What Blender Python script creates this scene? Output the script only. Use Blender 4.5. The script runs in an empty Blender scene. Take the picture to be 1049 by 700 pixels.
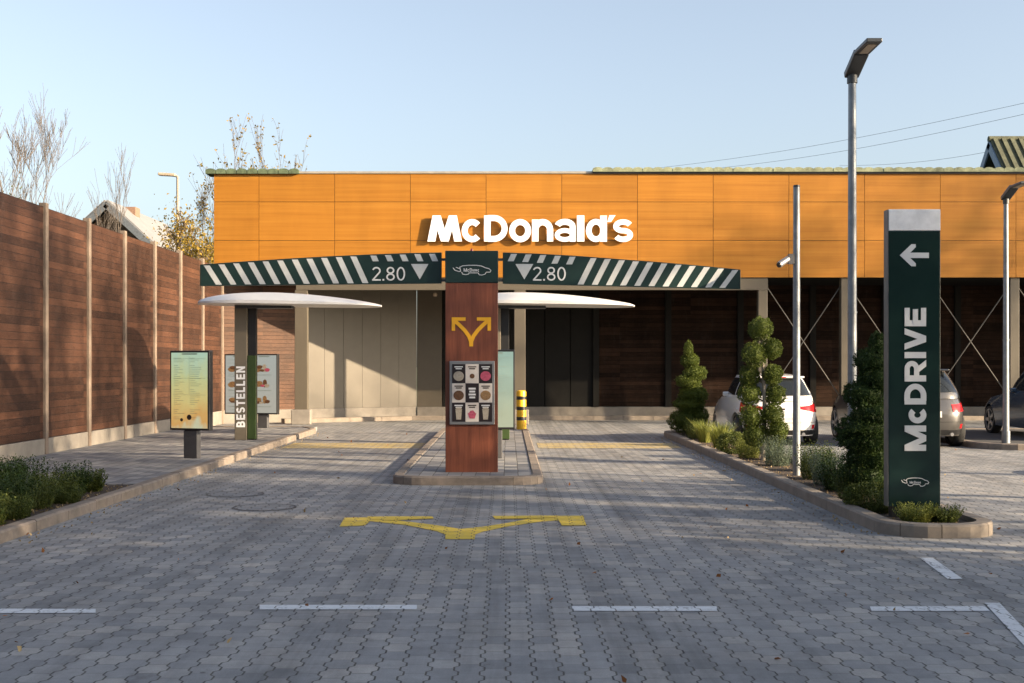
import bpy, bmesh, math, random
from mathutils import Vector, Matrix, noise
R = math.radians
rnd = random.Random(7)
C = bpy.context.scene.collection
scene = bpy.context.scene

# ------------------------------------------------------------------ camera
F, CX, HY, CH = 1260.0, 520.0, 375.0, 1.65
cam = bpy.data.cameras.new("camera"); cam_o = bpy.data.objects.new("camera", cam); C.objects.link(cam_o)
cam_o.location = (0, 0, CH); cam_o.rotation_euler = (R(90), 0, 0)
cam.sensor_width = 36; cam.lens = F / 1049 * 36
cam.shift_x = 4.5 / 1049; cam.shift_y = 25 / 1049
cam.clip_end = 3000
scene.camera = cam_o

# ------------------------------------------------------------------ sky and sun
SUN = Vector((2.45, -1.0, 0.80)).normalized()          # towards the sun
el = math.asin(SUN.z); az = math.atan2(SUN.x, SUN.y)
w = bpy.data.worlds.new("World"); scene.world = w; w.use_nodes = True
nt = w.node_tree
sky = nt.nodes.new("ShaderNodeTexSky"); sky.sky_type = 'NISHITA'; sky.sun_disc = False
sky.sun_elevation = el; sky.sun_rotation = az; sky.altitude = 100; sky.air_density = 1.0; sky.dust_density = 3.0; sky.ozone_density = 1.9
hz = nt.nodes.new("ShaderNodeHueSaturation"); hz.inputs['Saturation'].default_value = .66      # sky light desaturated: paler sky, less blue shade
nt.links.new(sky.outputs[0], hz.inputs['Color']); nt.links.new(hz.outputs[0], nt.nodes["Background"].inputs[0]); nt.nodes["Background"].inputs[1].default_value = 0.095
sl = bpy.data.lights.new("sun", 'SUN'); sl.energy = 5.0; sl.angle = R(0.6); sl.color = (1.0, 0.79, 0.54)
so = bpy.data.objects.new("sun", sl); C.objects.link(so)
so.rotation_euler = SUN.to_track_quat('Z', 'Y').to_euler(); so.location = (30, -10, 20)
scene.view_settings.view_transform = 'Standard'; scene.view_settings.look = 'None'
scene.view_settings.exposure = 1.60; scene.view_settings.gamma = 1

# ------------------------------------------------------------------ measuring helpers (photo pixel + distance -> metres)
def P(x, y, D): return Vector(((x - CX) / F * D, D, CH - (y - HY) / F * D))
def G(x, y, z=0.0):
    D = (CH - z) * F / (y - HY); return Vector(((x - CX) / F * D, D, z))
KH = 0.12

# ------------------------------------------------------------------ mesh helpers
class MB:
    def __init__(s): s.v = []; s.f = []
    def add(s, vs, fs):
        n = len(s.v); s.v += [tuple(v) for v in vs]; s.f += [tuple(i + n for i in f) for f in fs]; return s
    def box(s, x0, x1, y0, y1, z0, z1):
        return s.add([(x0,y0,z0),(x1,y0,z0),(x1,y1,z0),(x0,y1,z0),(x0,y0,z1),(x1,y0,z1),(x1,y1,z1),(x0,y1,z1)],
                     [(0,3,2,1),(4,5,6,7),(0,1,5,4),(1,2,6,5),(2,3,7,6),(3,0,4,7)])
    def obox(s, c, ax, ay, az, hx, hy, hz):
        ax, ay, az = ax.normalized()*hx, ay.normalized()*hy, az.normalized()*hz
        vs = [c + ax*i + ay*j + az*k for k in (-1,1) for i, j in ((-1,-1),(1,-1),(1,1),(-1,1))]
        return s.add(vs, [(0,3,2,1),(4,5,6,7),(0,1,5,4),(1,2,6,5),(2,3,7,6),(3,0,4,7)])
    def tube(s, a, b, r0, r1=None, n=8, cap=True):
        a, b = Vector(a), Vector(b); r1 = r0 if r1 is None else r1
        d = (b - a).normalized(); u = d.orthogonal().normalized(); v = d.cross(u)
        vs = []
        for p, r in ((a, r0), (b, r1)):
            for i in range(n):
                t = 2*math.pi*i/n; vs.append(p + u*math.cos(t)*r + v*math.sin(t)*r)
        fs = [(i, (i+1) % n, n+(i+1) % n, n+i) for i in range(n)]
        if cap: fs += [tuple(range(n-1, -1, -1)), tuple(range(n, 2*n))]
        return s.add(vs, fs)
    def prism(s, poly, z0, z1):            # horizontal polygon, vertical extrusion
        n = len(poly)
        vs = [(p[0], p[1], z0) for p in poly] + [(p[0], p[1], z1) for p in poly]
        return s.add(vs, [tuple(range(n-1, -1, -1)), tuple(range(n, 2*n))] + [(i, (i+1) % n, n+(i+1) % n, n+i) for i in range(n)])
    def vprism(s, poly, y0, y1):           # polygon in x,z, extruded in y
        n = len(poly)
        vs = [(p[0], y0, p[1]) for p in poly] + [(p[0], y1, p[1]) for p in poly]
        return s.add(vs, [tuple(range(n)), tuple(range(2*n-1, n-1, -1))] + [((i+1) % n, i, n+i, n+(i+1) % n) for i in range(n)])
    def xprism(s, poly, x0, x1):           # polygon in y,z, extruded in x
        n = len(poly)
        vs = [(x0, p[0], p[1]) for p in poly] + [(x1, p[0], p[1]) for p in poly]
        return s.add(vs, [tuple(range(n-1, -1, -1)), tuple(range(n, 2*n))] + [(i, (i+1) % n, n+(i+1) % n, n+i) for i in range(n)])
    def lathe(s, c, prof, n=24):           # prof: (r, z)
        c = Vector(c); vs = []
        for r, z in prof:
            for i in range(n):
                t = 2*math.pi*i/n; vs.append(c + Vector((r*math.cos(t), r*math.sin(t), z)))
        fs = [(k*n+i, k*n+(i+1) % n, (k+1)*n+(i+1) % n, (k+1)*n+i) for k in range(len(prof)-1) for i in range(n)]
        fs += [tuple(range(n-1, -1, -1)), tuple(range((len(prof)-1)*n, len(prof)*n))]
        return s.add(vs, fs)

def obj(name, mb, mat, parent=None, smooth=None, bevel=0, fix=False):
    me = bpy.data.meshes.new(name)
    if isinstance(mb, MB): me.from_pydata(mb.v, [], mb.f)
    else: me = mb
    if fix or bevel:
        bm = bmesh.new(); bm.from_mesh(me)
        bmesh.ops.recalc_face_normals(bm, faces=bm.faces)
        bm.to_mesh(me); bm.free()
    me.update()
    if mat: me.materials.clear(); me.materials.append(mat)
    if smooth is not None:
        me.shade_smooth(); me.set_sharp_from_angle(angle=R(smooth))
    o = bpy.data.objects.new(name, me); C.objects.link(o)
    if bevel:
        m = o.modifiers.new("bevel", 'BEVEL'); m.width = bevel; m.segments = 2; m.limit_method = 'ANGLE'; m.angle_limit = R(40)
    if parent: o.parent = parent
    return o
def tag(o, label, cat, group=None):
    o['label'] = label; o['category'] = cat
    if group: o['group'] = group
    return o
def thing(name, label, cat, loc=(0,0,0), rz=0, group=None):
    o = bpy.data.objects.new(name, None); C.objects.link(o); o.location = loc; o.rotation_euler = (0,0,rz)
    o.empty_display_size = .2
    return tag(o, label, cat, group)
def struct(o): o['kind'] = 'structure'; return o
def stuff(o): o['kind'] = 'stuff'; return o
def adopt(parent, o):      # parts built in world metres under an Empty that has a location
    o.parent = parent; o.matrix_parent_inverse = Matrix.LocRotScale(parent.location, parent.rotation_euler, None).inverted(); return o
def dup(root, loc, label, rz=None):
    r = root.copy(); C.objects.link(r); r.location = loc; r['label'] = label
    if rz is not None: r.rotation_euler = (0,0,rz)
    def kids(a, b):
        for ch in list(a.children):
            c = ch.copy(); C.objects.link(c); c.parent = b; kids(ch, c)
    kids(root, r)
    return r

# ------------------------------------------------------------------ materials
class N:
    def __init__(s, name):
        s.m = bpy.data.materials.new(name); s.m.use_nodes = True; s.t = s.m.node_tree; s.b = s.t.nodes["Principled BSDF"]
    def n(s, typ, **kw):
        x = s.t.nodes.new(typ)
        for k, v in kw.items():
            if k.startswith('i_'): x.inputs[int(k[2:]) if k[2:].isdigit() else k[2:]].default_value = v
            else: setattr(x, k, v)
        return x
    def l(s, a, b): s.t.links.new(a, b)
    def math(s, op, a, b=None, c=None, clamp=False):
        x = s.t.nodes.new('ShaderNodeMath'); x.operation = op; x.use_clamp = clamp
        for i, q in enumerate((a, b, c)):
            if q is None: continue
            if isinstance(q, (int, float)): x.inputs[i].default_value = q
            else: s.l(q, x.inputs[i])
        return x.outputs[0]
    def mix(s, fac, a, b, mode='MIX'):
        x = s.t.nodes.new('ShaderNodeMix'); x.data_type = 'RGBA'; x.blend_type = mode
        for sock, q in ((x.inputs[0], fac), (x.inputs[6], a), (x.inputs[7], b)):
            if isinstance(q, (int, float)): sock.default_value = q
            elif isinstance(q, (tuple, list)): sock.default_value = (*q[:3], 1)
            else: s.l(q, sock)
        return x.outputs[2]
    def pos(s): 
        g = s.n('ShaderNodeTexCoord'); return g.outputs['Object']
    def noise(s, vec, scale, detail=4, rough=.6, stretch=None):
        if stretch:
            mp = s.n('ShaderNodeMapping'); mp.inputs[3].default_value = stretch; s.l(vec, mp.inputs[0]); vec = mp.outputs[0]
        x = s.n('ShaderNodeTexNoise'); x.inputs['Scale'].default_value = scale; x.inputs['Detail'].default_value = detail; x.inputs['Roughness'].default_value = rough
        s.l(vec, x.inputs['Vector']); return x.outputs['Fac']
    def ramp(s, fac, stops):
        x = s.n('ShaderNodeValToRGB'); e = x.color_ramp.elements
        while len(e) < len(stops): e.new(.5)
        for i, (p, c) in enumerate(stops):
            e[i].position = p; e[i].color = (*(c if isinstance(c, (tuple, list)) else (c,c,c))[:3], 1)
        s.l(fac, x.inputs[0]); return x.outputs[0]
    def out(s, col=None, rough=None, metal=None, bump=None, bstr=.3, bdist=.01, spec=None):
        for nm, q in (('Base Color', col), ('Roughness', rough), ('Metallic', metal), ('Specular IOR Level', spec)):
            if q is None: continue
            i = s.b.inputs[nm]
            if isinstance(q, (tuple, list)): i.default_value = (*q[:3], 1)
            elif isinstance(q, (int, float)): i.default_value = q
            else: s.l(q, i)
        if bump is not None:
            b = s.n('ShaderNodeBump'); b.inputs['Strength'].default_value = bstr; b.inputs['Distance'].default_value = bdist
            s.l(bump, b.inputs['Height']); s.l(b.outputs[0], s.b.inputs['Normal'])
        return s.m

def plain(name, col, rough=.6, metal=0, var=.15, scale=6, bstr=.1, stretch=None, spec=.5):
    m = N(name); p = m.pos(); f = m.noise(p, scale, 5, .65, stretch); g = m.noise(p, scale*9, 3, .6)
    a = tuple(c*(1-var) for c in col); b = tuple(min(1, c*(1+var)) for c in col)
    c = m.mix(m.ramp(f, [(.3, 0.0), (.7, 1.0)]), a, b)
    r = m.math('MULTIPLY_ADD', g, .2, rough-.1, clamp=True)
    return m.out(c, r, metal, g, bstr, .004, spec)

def paver_mat(name, cols, pitch=.143, length=.2, bulge=.026, joint=.0034, jc=(.030,.030,.032), paint=None, lanes=True):
    m = N(name); p = m.pos(); sp = m.n('ShaderNodeSeparateXYZ'); m.l(p, sp.inputs[0]); x, y = sp.outputs[0], sp.outputs[1]
    wob = m.noise(p, 1.3, 2); x = m.math('ADD', x, m.math('MULTIPLY', m.math('SUBTRACT', wob, .5), .03))
    far = m.math('GREATER_THAN', y, 10.05); x = m.math('ADD', x, m.math('MULTIPLY', far, .05))
    n_ = m.math('ROUND', m.math('DIVIDE', x, pitch))
    par = m.math('FLOORED_MODULO', n_, 2.0)                       # 0/1
    sg = m.math('SUBTRACT', 1.0, m.math('MULTIPLY', par, 2.0))
    cs = m.math('COSINE', m.math('MULTIPLY', y, 2*math.pi/length))
    f = m.math('MULTIPLY', m.math('MAXIMUM', m.math('MINIMUM', m.math('MULTIPLY', cs, 2.6), 1.0), -1.0), bulge/2)
    bx = m.math('ADD', m.math('MULTIPLY', n_, pitch), m.math('MULTIPLY', sg, f))
    dx = m.math('SUBTRACT', x, bx)
    col_id = m.math('SUBTRACT', n_, m.math('LESS_THAN', dx, 0.0))
    cp = m.math('FLOORED_MODULO', col_id, 2.0)
    v = m.math('ADD', m.math('DIVIDE', y, length), m.math('MULTIPLY', cp, .5))
    row = m.math('ROUND', v); dy = m.math('MULTIPLY', m.math('ABSOLUTE', m.math('SUBTRACT', v, row)), length)
    d = m.math('ABSOLUTE', dx)
    cell = m.math('FLOOR', v)
    cb = m.n('ShaderNodeCombineXYZ'); m.l(col_id, cb.inputs[0]); m.l(cell, cb.inputs[1])
    wn = m.n('ShaderNodeTexWhiteNoise'); wn.noise_dimensions = '3D'; m.l(cb.outputs[0], wn.inputs[0])
    c = m.ramp(wn.outputs[0], cols)
    big = m.noise(p, .55, 6, .7); fine = m.noise(p, 120, 3, .7); mid = m.noise(p, 7, 4, .7)
    c = m.mix(1.0, c, m.ramp(big, [(.25, .70), (.5, 1.0), (.75, 1.16)]), 'MULTIPLY')
    c = m.mix(1.0, c, m.ramp(mid, [(.3, .86), (.7, 1.1)]), 'MULTIPLY')
    c = m.mix(.5, c, m.ramp(fine, [(.3, .6), (.7, 1.3)]), 'MULTIPLY')
    stain = m.noise(p, 2.2, 5, .75, (1, .6, 1))
    c = m.mix(m.ramp(stain, [(.60, 0.0), (.70, .35)]), c, (.055,.045,.04))
    spots = m.n('ShaderNodeTexVoronoi'); spots.inputs['Scale'].default_value = 3.1; m.l(p, spots.inputs[0])
    c = m.mix(m.ramp(spots.outputs[0], [(.035, .7), (.06, 0.0)]), c, (.04,.035,.035))
    jn = m.math('MULTIPLY_ADD', m.noise(p, 30, 2), .006, joint-.0028)
    j = m.math('SUBTRACT', 1.0, m.math('DIVIDE', m.math('SUBTRACT', d, jn), .003), clamp=True)
    jr = m.math('SUBTRACT', 1.0, m.math('DIVIDE', m.math('SUBTRACT', dy, m.math('MULTIPLY', jn, .6)), .0025), clamp=True)
    jr = m.math('MULTIPLY', jr, m.ramp(wn.outputs[0], [(.3, .25), (.9, .8)]))
    j = m.math('MAXIMUM', j, jr)
    if lanes:
        tr = m.noise(p, 1.0, 5, .7, (2.2, .10, 1)); c = m.mix(1.0, c, m.ramp(tr, [(.35, .72), (.5, 1.0), (.68, 1.16)]), 'MULTIPLY')
        oil = m.noise(p, 3.3, 5, .8, (1, .7, 1)); c = m.mix(m.ramp(oil, [(.64, 0.0), (.72, .55)]), c, (.07,.068,.066))
        sand = m.noise(p, .8, 6, .8); c = m.mix(m.ramp(sand, [(.55, 0.0), (.72, .30)]), c, (.33,.30,.26))
    if paint:
        pc, wear = paint; pf_ = m.noise(p, 26, 6, .8); pg = m.noise(p, 3, 4)
        k_ = m.ramp(m.math('ADD', pf_, m.math('MULTIPLY', pg, .35)), [(wear, 1.0), (wear+.10, .12)])
        c = m.mix(k_, c, pc); j = m.math('MULTIPLY', j, .75)
    jm = m.mix(m.ramp(m.noise(p, 4, 3), [(.35, 0.0), (.6, 1.0)]), jc, (.075,.07,.06))
    c = m.mix(j, c, jm)
    h = m.math('ADD', m.math('SUBTRACT', 1.0, j), m.math('MULTIPLY', fine, .25))
    h = m.math('ADD', h, m.math('MULTIPLY', wn.outputs[0], .5))
    return m.out(c, m.math('MULTIPLY_ADD', fine, .2, .62), 0, h, .55, .006, .35)

PCOL = [(0, (.185,.189,.195)), (.3, (.226,.229,.232)), (.7, (.262,.261,.258)), (.9, (.292,.284,.272)), (1, (.32,.306,.288))]
PAVE = paver_mat("paver_yard", PCOL)
WALKP = paver_mat("paver_walk", [(0, (.15,.155,.165)), (.4, (.20,.20,.205)), (.8, (.26,.255,.25)), (1, (.33,.32,.30))], .2, .3, 0, .004, lanes=False)

def wood_planks(name, dark, light, plank=.16, gap=(.012,.007,.005), along='x', grain=1.0, rough=.6, spec=.3):
    m = N(name); p = m.pos(); sp = m.n('ShaderNodeSeparateXYZ'); m.l(p, sp.inputs[0])
    z = sp.outputs[2]; hv = m.math('ADD', sp.outputs[0], sp.outputs[1])
    cb = m.n('ShaderNodeCombineXYZ'); m.l(hv, cb.inputs[0]); m.l(z, cb.inputs[1])
    k = m.math('DIVIDE', z, plank); kid = m.math('FLOOR', k)
    fr = m.math('ABSOLUTE', m.math('SUBTRACT', m.math('SUBTRACT', k, kid), .5))
    ga = m.math('GREATER_THAN', fr, .46)
    wn = m.n('ShaderNodeTexWhiteNoise'); wn.noise_dimensions = '2D'
    c2 = m.n('ShaderNodeCombineXYZ'); m.l(kid, c2.inputs[0]); m.l(m.math('FLOOR', m.math('DIVIDE', hv, 2.2)), c2.inputs[1]); m.l(c2.outputs[0], wn.inputs[0])
    g1 = m.noise(cb.outputs[0], 3.0, 6, .7, (1, 9, 1)); g2 = m.noise(cb.outputs[0], 22, 5, .7, (.35, 5, 1)); blot = m.noise(p, 1.1, 6, .7)
    f = m.math('ADD', m.math('MULTIPLY', g1, .5), m.math('ADD', m.math('MULTIPLY', wn.outputs[0], .25), m.math('MULTIPLY', g2, .35)))
    c = m.ramp(f, [(.32, dark), (.78, light)])
    c = m.mix(1.0, c, m.ramp(blot, [(.3, .55), (.5, 1.0), (.75, 1.45)]), 'MULTIPLY')
    wst = m.noise(cb.outputs[0], 2.6, 6, .8, (1.6, .35, 1)); c = m.mix(m.ramp(wst, [(.52, 0.0), (.75, .35)]), c, tuple(.55*(q+.06) for q in light))
    c = m.mix(ga, c, gap)
    h = m.math('SUBTRACT', g2, ga)
    return m.out(c, rough, 0, h, .5, .01, spec)
M = {}
M['fence_wood'] = wood_planks("fence_wood", (.014,.006,.004), (.088,.038,.021), .13, (.02,.011,.008))
M['back_wood'] = wood_planks("back_wood", (.038,.017,.009), (.12,.056,.030), .11)
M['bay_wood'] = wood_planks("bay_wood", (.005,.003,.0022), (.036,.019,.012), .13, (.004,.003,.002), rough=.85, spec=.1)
M['post_conc'] = plain("post_concrete", (.19,.145,.11), .8, 0, .25, 4, .3)
M['base_conc'] = plain("base_concrete", (.20,.18,.155), .85, 0, .22, 2.5, .3)
M['kerb'] = plain("kerb_concrete", (.20,.165,.135), .85, 0, .3, 5, .5)
M['kerb_l'] = plain("kerb_pale", (.22,.185,.15), .85, 0, .2, 5, .4)
M['beige'] = plain("beige_steel", (.095,.080,.058), .5, 0, .06, 3)
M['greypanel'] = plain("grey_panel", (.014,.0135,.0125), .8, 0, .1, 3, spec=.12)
M['ceil'] = plain("soffit", (.010,.010,.010), .9, spec=.1)
M['rod'] = plain("rod_steel", (.09,.085,.075), .5, .2)
M['darkgreen'] = plain("dark_green_paint", (.012,.030,.027), .32, 0, .12, 2, .03)
M['pylongreen'] = plain("pylon_green", (.010,.026,.024), .16, 0, .1, 2, .01)
M['white'] = plain("white_paint", (.62,.61,.60), .4, 0, .03, 3)
M['letter'] = plain("letter_white", (.9,.9,.9), .35, 0, .01, 3, .0)
M['glyph'] = plain("glyph_white", (.62,.63,.63), .5, 0, .03, 3, .0)
M['stripe'] = plain("stripe_white", (.50,.52,.52), .5, 0, .08, 6, .02)
M['alu'] = plain("brushed_alu", (.30,.30,.30), .38, .6, .05, 10, .05)
M['galv'] = plain("galvanised", (.20,.215,.23), .5, .6, .2, 9, .1)
M['lamp_dark'] = plain("lamp_dark", (.05,.055,.06), .45, .3, .1)
M['led'] = plain("lamp_lens", (.42,.34,.25), .4)
M['black'] = plain("black_paint", (.014,.014,.015), .4, 0, .1)
M['rubber'] = plain("rubber", (.02,.02,.02), .8, 0, .1)
M['taupe'] = plain("taupe_paint", (.135,.115,.085), .55, 0, .06, 3)
M['moss'] = plain("green_strip", (.030,.055,.012), .5, 0, .1)
M['darkgrey'] = plain("dark_grey_metal", (.09,.09,.095), .5, .3, .1)
M['yellow'] = plain("yellow_gloss", (.75,.42,.02), .4, 0, .06)
M['emb_yellow'] = plain("emblem_yellow", (.75,.38,.02), .4, 0, .03)
M['soil'] = plain("soil", (.045,.030,.020), .95, 0, .5, 14, .8)
M['bark'] = plain("bark", (.16,.12,.085), .9, 0, .3, 20, .5)
M['barkpale'] = plain("bark_pale", (.30,.26,.21), .9, 0, .2, 20, .4)
M['iron'] = plain("cast_iron", (.05,.05,.05), .5, .6, .3, 20, .3)
M['asphalt'] = plain("asphalt", (.05,.05,.052), .9, 0, .2, 3, .5)
M['grass'] = plain("far_grass", (.05,.07,.025), .95, 0, .3, .6, .3)
M['wallcream'] = plain("wall_cream", (.42,.38,.33), .85, 0, .08)
M['brown_gable'] = wood_planks("gable_boards", (.08,.045,.025), (.2,.12,.07), .2)
M['roofgrey'] = plain("roof_grey", (.20,.20,.205), .75, 0, .12, 2)
M['chim'] = plain("chimney_brick", (.22,.13,.09), .9, 0, .2, 8)
M['tile'] = plain("mossy_tile", (.085,.115,.065), .85, 0, .45, 5, .5)
M['tilepale'] = plain("mossy_tile_pale", (.22,.24,.15), .85, 0, .4, 5, .5)
M['roof_tile2'] = plain("roof_tile_moss", (.085,.09,.055), .9, 0, .4, 4, .5)
M['bluegrey'] = plain("bluegrey_paint", (.20,.26,.33), .6, 0, .1)

def leafmat(name, c0, c1, trans=.25):
    m = N(name); oi = m.n('ShaderNodeNewGeometry'); p = m.pos()
    f = m.noise(p, 9, 3, .6); r = oi.outputs['Random Per Island']
    c = m.mix(m.math('ADD', m.math('MULTIPLY', r, .7), m.math('MULTIPLY', m.math('SUBTRACT', f, .35), 1.0), clamp=True), c0, c1)
    m.out(c, .6, 0, None, spec=.25)
    tr = m.n('ShaderNodeBsdfTranslucent'); m.l(c, tr.inputs[0])
    mx = m.n('ShaderNodeMixShader'); mx.inputs[0].default_value = trans
    m.l(m.b.outputs[0], mx.inputs[1]); m.l(tr.outputs[0], mx.inputs[2])
    m.l(mx.outputs[0], m.t.nodes['Material Output'].inputs[0])
    return m.m
L_DARK = leafmat("leaf_dark", (.012,.032,.009), (.055,.090,.020))
L_TOP = leafmat("leaf_topiary", (.020,.045,.008), (.15,.18,.030))
L_BRIGHT = leafmat("leaf_bright", (.08,.12,.02), (.34,.34,.08))
L_SAGE = leafmat("leaf_sage", (.07,.10,.07), (.20,.24,.17))
L_MID = leafmat("leaf_mid", (.025,.05,.012), (.14,.16,.035))
L_AUT = leafmat("leaf_autumn", (.10,.10,.02), (.42,.26,.04), .4)
L_ORANGE = leafmat("leaf_fallen", (.16,.06,.02), (.40,.16,.05), .2)
L_DRY = leafmat("leaf_dry", (.20,.13,.06), (.5,.38,.2), .3)

def facade_mat():
    m = N("orange_wood_laminate"); p = m.pos(); oi = m.n('ShaderNodeObjectInfo')
    v = m.n('ShaderNodeVectorMath'); v.operation = 'ADD'; m.l(p, v.inputs[0])
    cb = m.n('ShaderNodeCombineXYZ'); m.l(m.math('MULTIPLY', oi.outputs['Random'], 40.0), cb.inputs[1]); m.l(cb.outputs[0], v.inputs[1])
    a = m.noise(v.outputs[0], 2.0, 6, .6, (.10, 1, 7)); b = m.noise(v.outputs[0], 11, 6, .75, (.07, 1, 9))
    f = m.math('ADD', m.math('MULTIPLY', a, .6), m.math('MULTIPLY', b, .4))
    c = m.ramp(f, [(.33, (.26,.098,.009)), (.5, (.33,.135,.014)), (.68, (.39,.172,.024))])
    hs = m.n('ShaderNodeHueSaturation'); m.l(c, hs.inputs['Color']); m.l(m.math('MULTIPLY_ADD', oi.outputs['Random'], .14, .93), hs.inputs['Value'])
    rn = m.noise(p, 1.1, 4, .6, (1.2, 1, .3)); cc = m.mix(1.0, hs.outputs[0], m.ramp(rn, [(.35, .90), (.55, 1.0), (.75, 1.05)]), 'MULTIPLY')
    return m.out(cc, .5, 0, b, .05, .004, .3)
M['facade'] = facade_mat()
def redwood_mat():
    m = N("red_brown_laminate"); p = m.pos()
    a = m.noise(p, 3, 6, .65, (6, 1, .35)); b = m.noise(p, 14, 5, .7, (6, 1, .2))
    f = m.math('ADD', m.math('MULTIPLY', a, .55), m.math('MULTIPLY', b, .45))
    c = m.ramp(f, [(.35, (.105,.030,.016)), (.65, (.235,.074,.038))])
    return m.out(c, .42, 0, b, .05, .003)
M['redwood'] = redwood_mat()
def paint_on_pavers(name, col, wear=.5):
    m = N(name); p = m.pos(); f = m.noise(p, 18, 6, .75); g = m.noise(p, 2, 4)
    c = m.mix(m.ramp(m.math('ADD', f, m.math('MULTIPLY', g, .3)), [(wear, 0.0), (wear+.12, 1.0)]), col, tuple(.45*q + .07 for q in col))
    return m.out(c, .75, 0, f, .3, .004)
M['line_white'] = paver_mat("worn_white_paint", PCOL, paint=((.58,.60,.62), .72))
M['line_yellow'] = paver_mat("worn_yellow_paint", PCOL, paint=((.60,.43,.05), .74))
M['line_yellow_faint'] = paver_mat("faded_yellow_paint", PCOL, paint=((.50,.37,.12), .62))

def screen_mat(name, stops, em=.8):
    m = N(name); p = m.n('ShaderNodeTexCoord').outputs['Generated']; sp = m.n('ShaderNodeSeparateXYZ'); m.l(p, sp.inputs[0])
    x, z = sp.outputs[0], sp.outputs[2]
    f = m.math('ADD', m.math('MULTIPLY', m.math('SUBTRACT', 1.0, z), .75), m.math('MULTIPLY', m.noise(p, 2.2, 3), .45))
    c = m.ramp(f, stops)
    m.out(m.mix(1.0, c, (.22,.22,.22), 'MULTIPLY'), .25, 0)
    m.l(c, m.b.inputs['Emission Color']); m.b.inputs['Emission Strength'].default_value = em
    return m.m
M['screen_y'] = screen_mat("menu_screen_warm", [(.2, (.42,.62,.50)), (.45, (.56,.60,.30)), (.7, (.68,.56,.22)), (.92, (.68,.38,.12)), (1.0, (.6,.6,.4))], .27)
M['screen_b'] = screen_mat("menu_screen_cool", [(.2, (.42,.47,.45)), (.9, (.47,.47,.42))], .22)
M['screen_g'] = screen_mat("menu_screen_green", [(.2, (.34,.50,.44)), (.9, (.42,.48,.36))], .22)
M['ink'] = plain("menu_ink", (.16,.20,.17), .5)
M['ink_dark'] = plain("menu_ink_dark", (.03,.02,.015), .5)
M['food1'] = plain("food_brown", (.11,.05,.02), .6, 0, .4, 30)
M['food2'] = plain("food_tan", (.24,.14,.06), .6, 0, .4, 30)
M['food3'] = plain("food_pink", (.40,.07,.12), .6, 0, .3, 30)
M['food4'] = plain("food_cream", (.34,.30,.24), .6, 0, .2, 30)
M['tile_dark'] = plain("poster_dark", (.02,.014,.015), .4)
M['tile_pale'] = plain("poster_pale", (.60,.55,.50), .4)

# ------------------------------------------------------------------ stroke lettering
def arc(cx, cy, rx, ry, a0, a1, n=22):
    return [(cx + rx*math.cos(R(a0 + (a1-a0)*i/n)), cy + ry*math.sin(R(a0 + (a1-a0)*i/n))) for i in range(n+1)]
def ribbon(pts, s, closed=False):
    n = len(pts); L_, R_ = [], []
    for i in range(n):
        if closed: a, b = pts[i-1], pts[(i+1) % n]; p = pts[i]
        else: a = pts[max(0, i-1)]; b = pts[min(n-1, i+1)]; p = pts[i]
        d1 = Vector((p[0]-a[0], p[1]-a[1])); d2 = Vector((b[0]-p[0], b[1]-p[1]))
        if d1.length < 1e-9: d1 = d2
        if d2.length < 1e-9: d2 = d1
        d1.normalize(); d2.normalize(); t = (d1+d2); t.normalize(); nn = Vector((-t.y, t.x))
        k = s/2/max(.35, nn.dot(Vector((-d1.y, d1.x))))
        L_.append((p[0]+nn.x*k, p[1]+nn.y*k)); R_.append((p[0]-nn.x*k, p[1]-nn.y*k))
    return L_, R_
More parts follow.
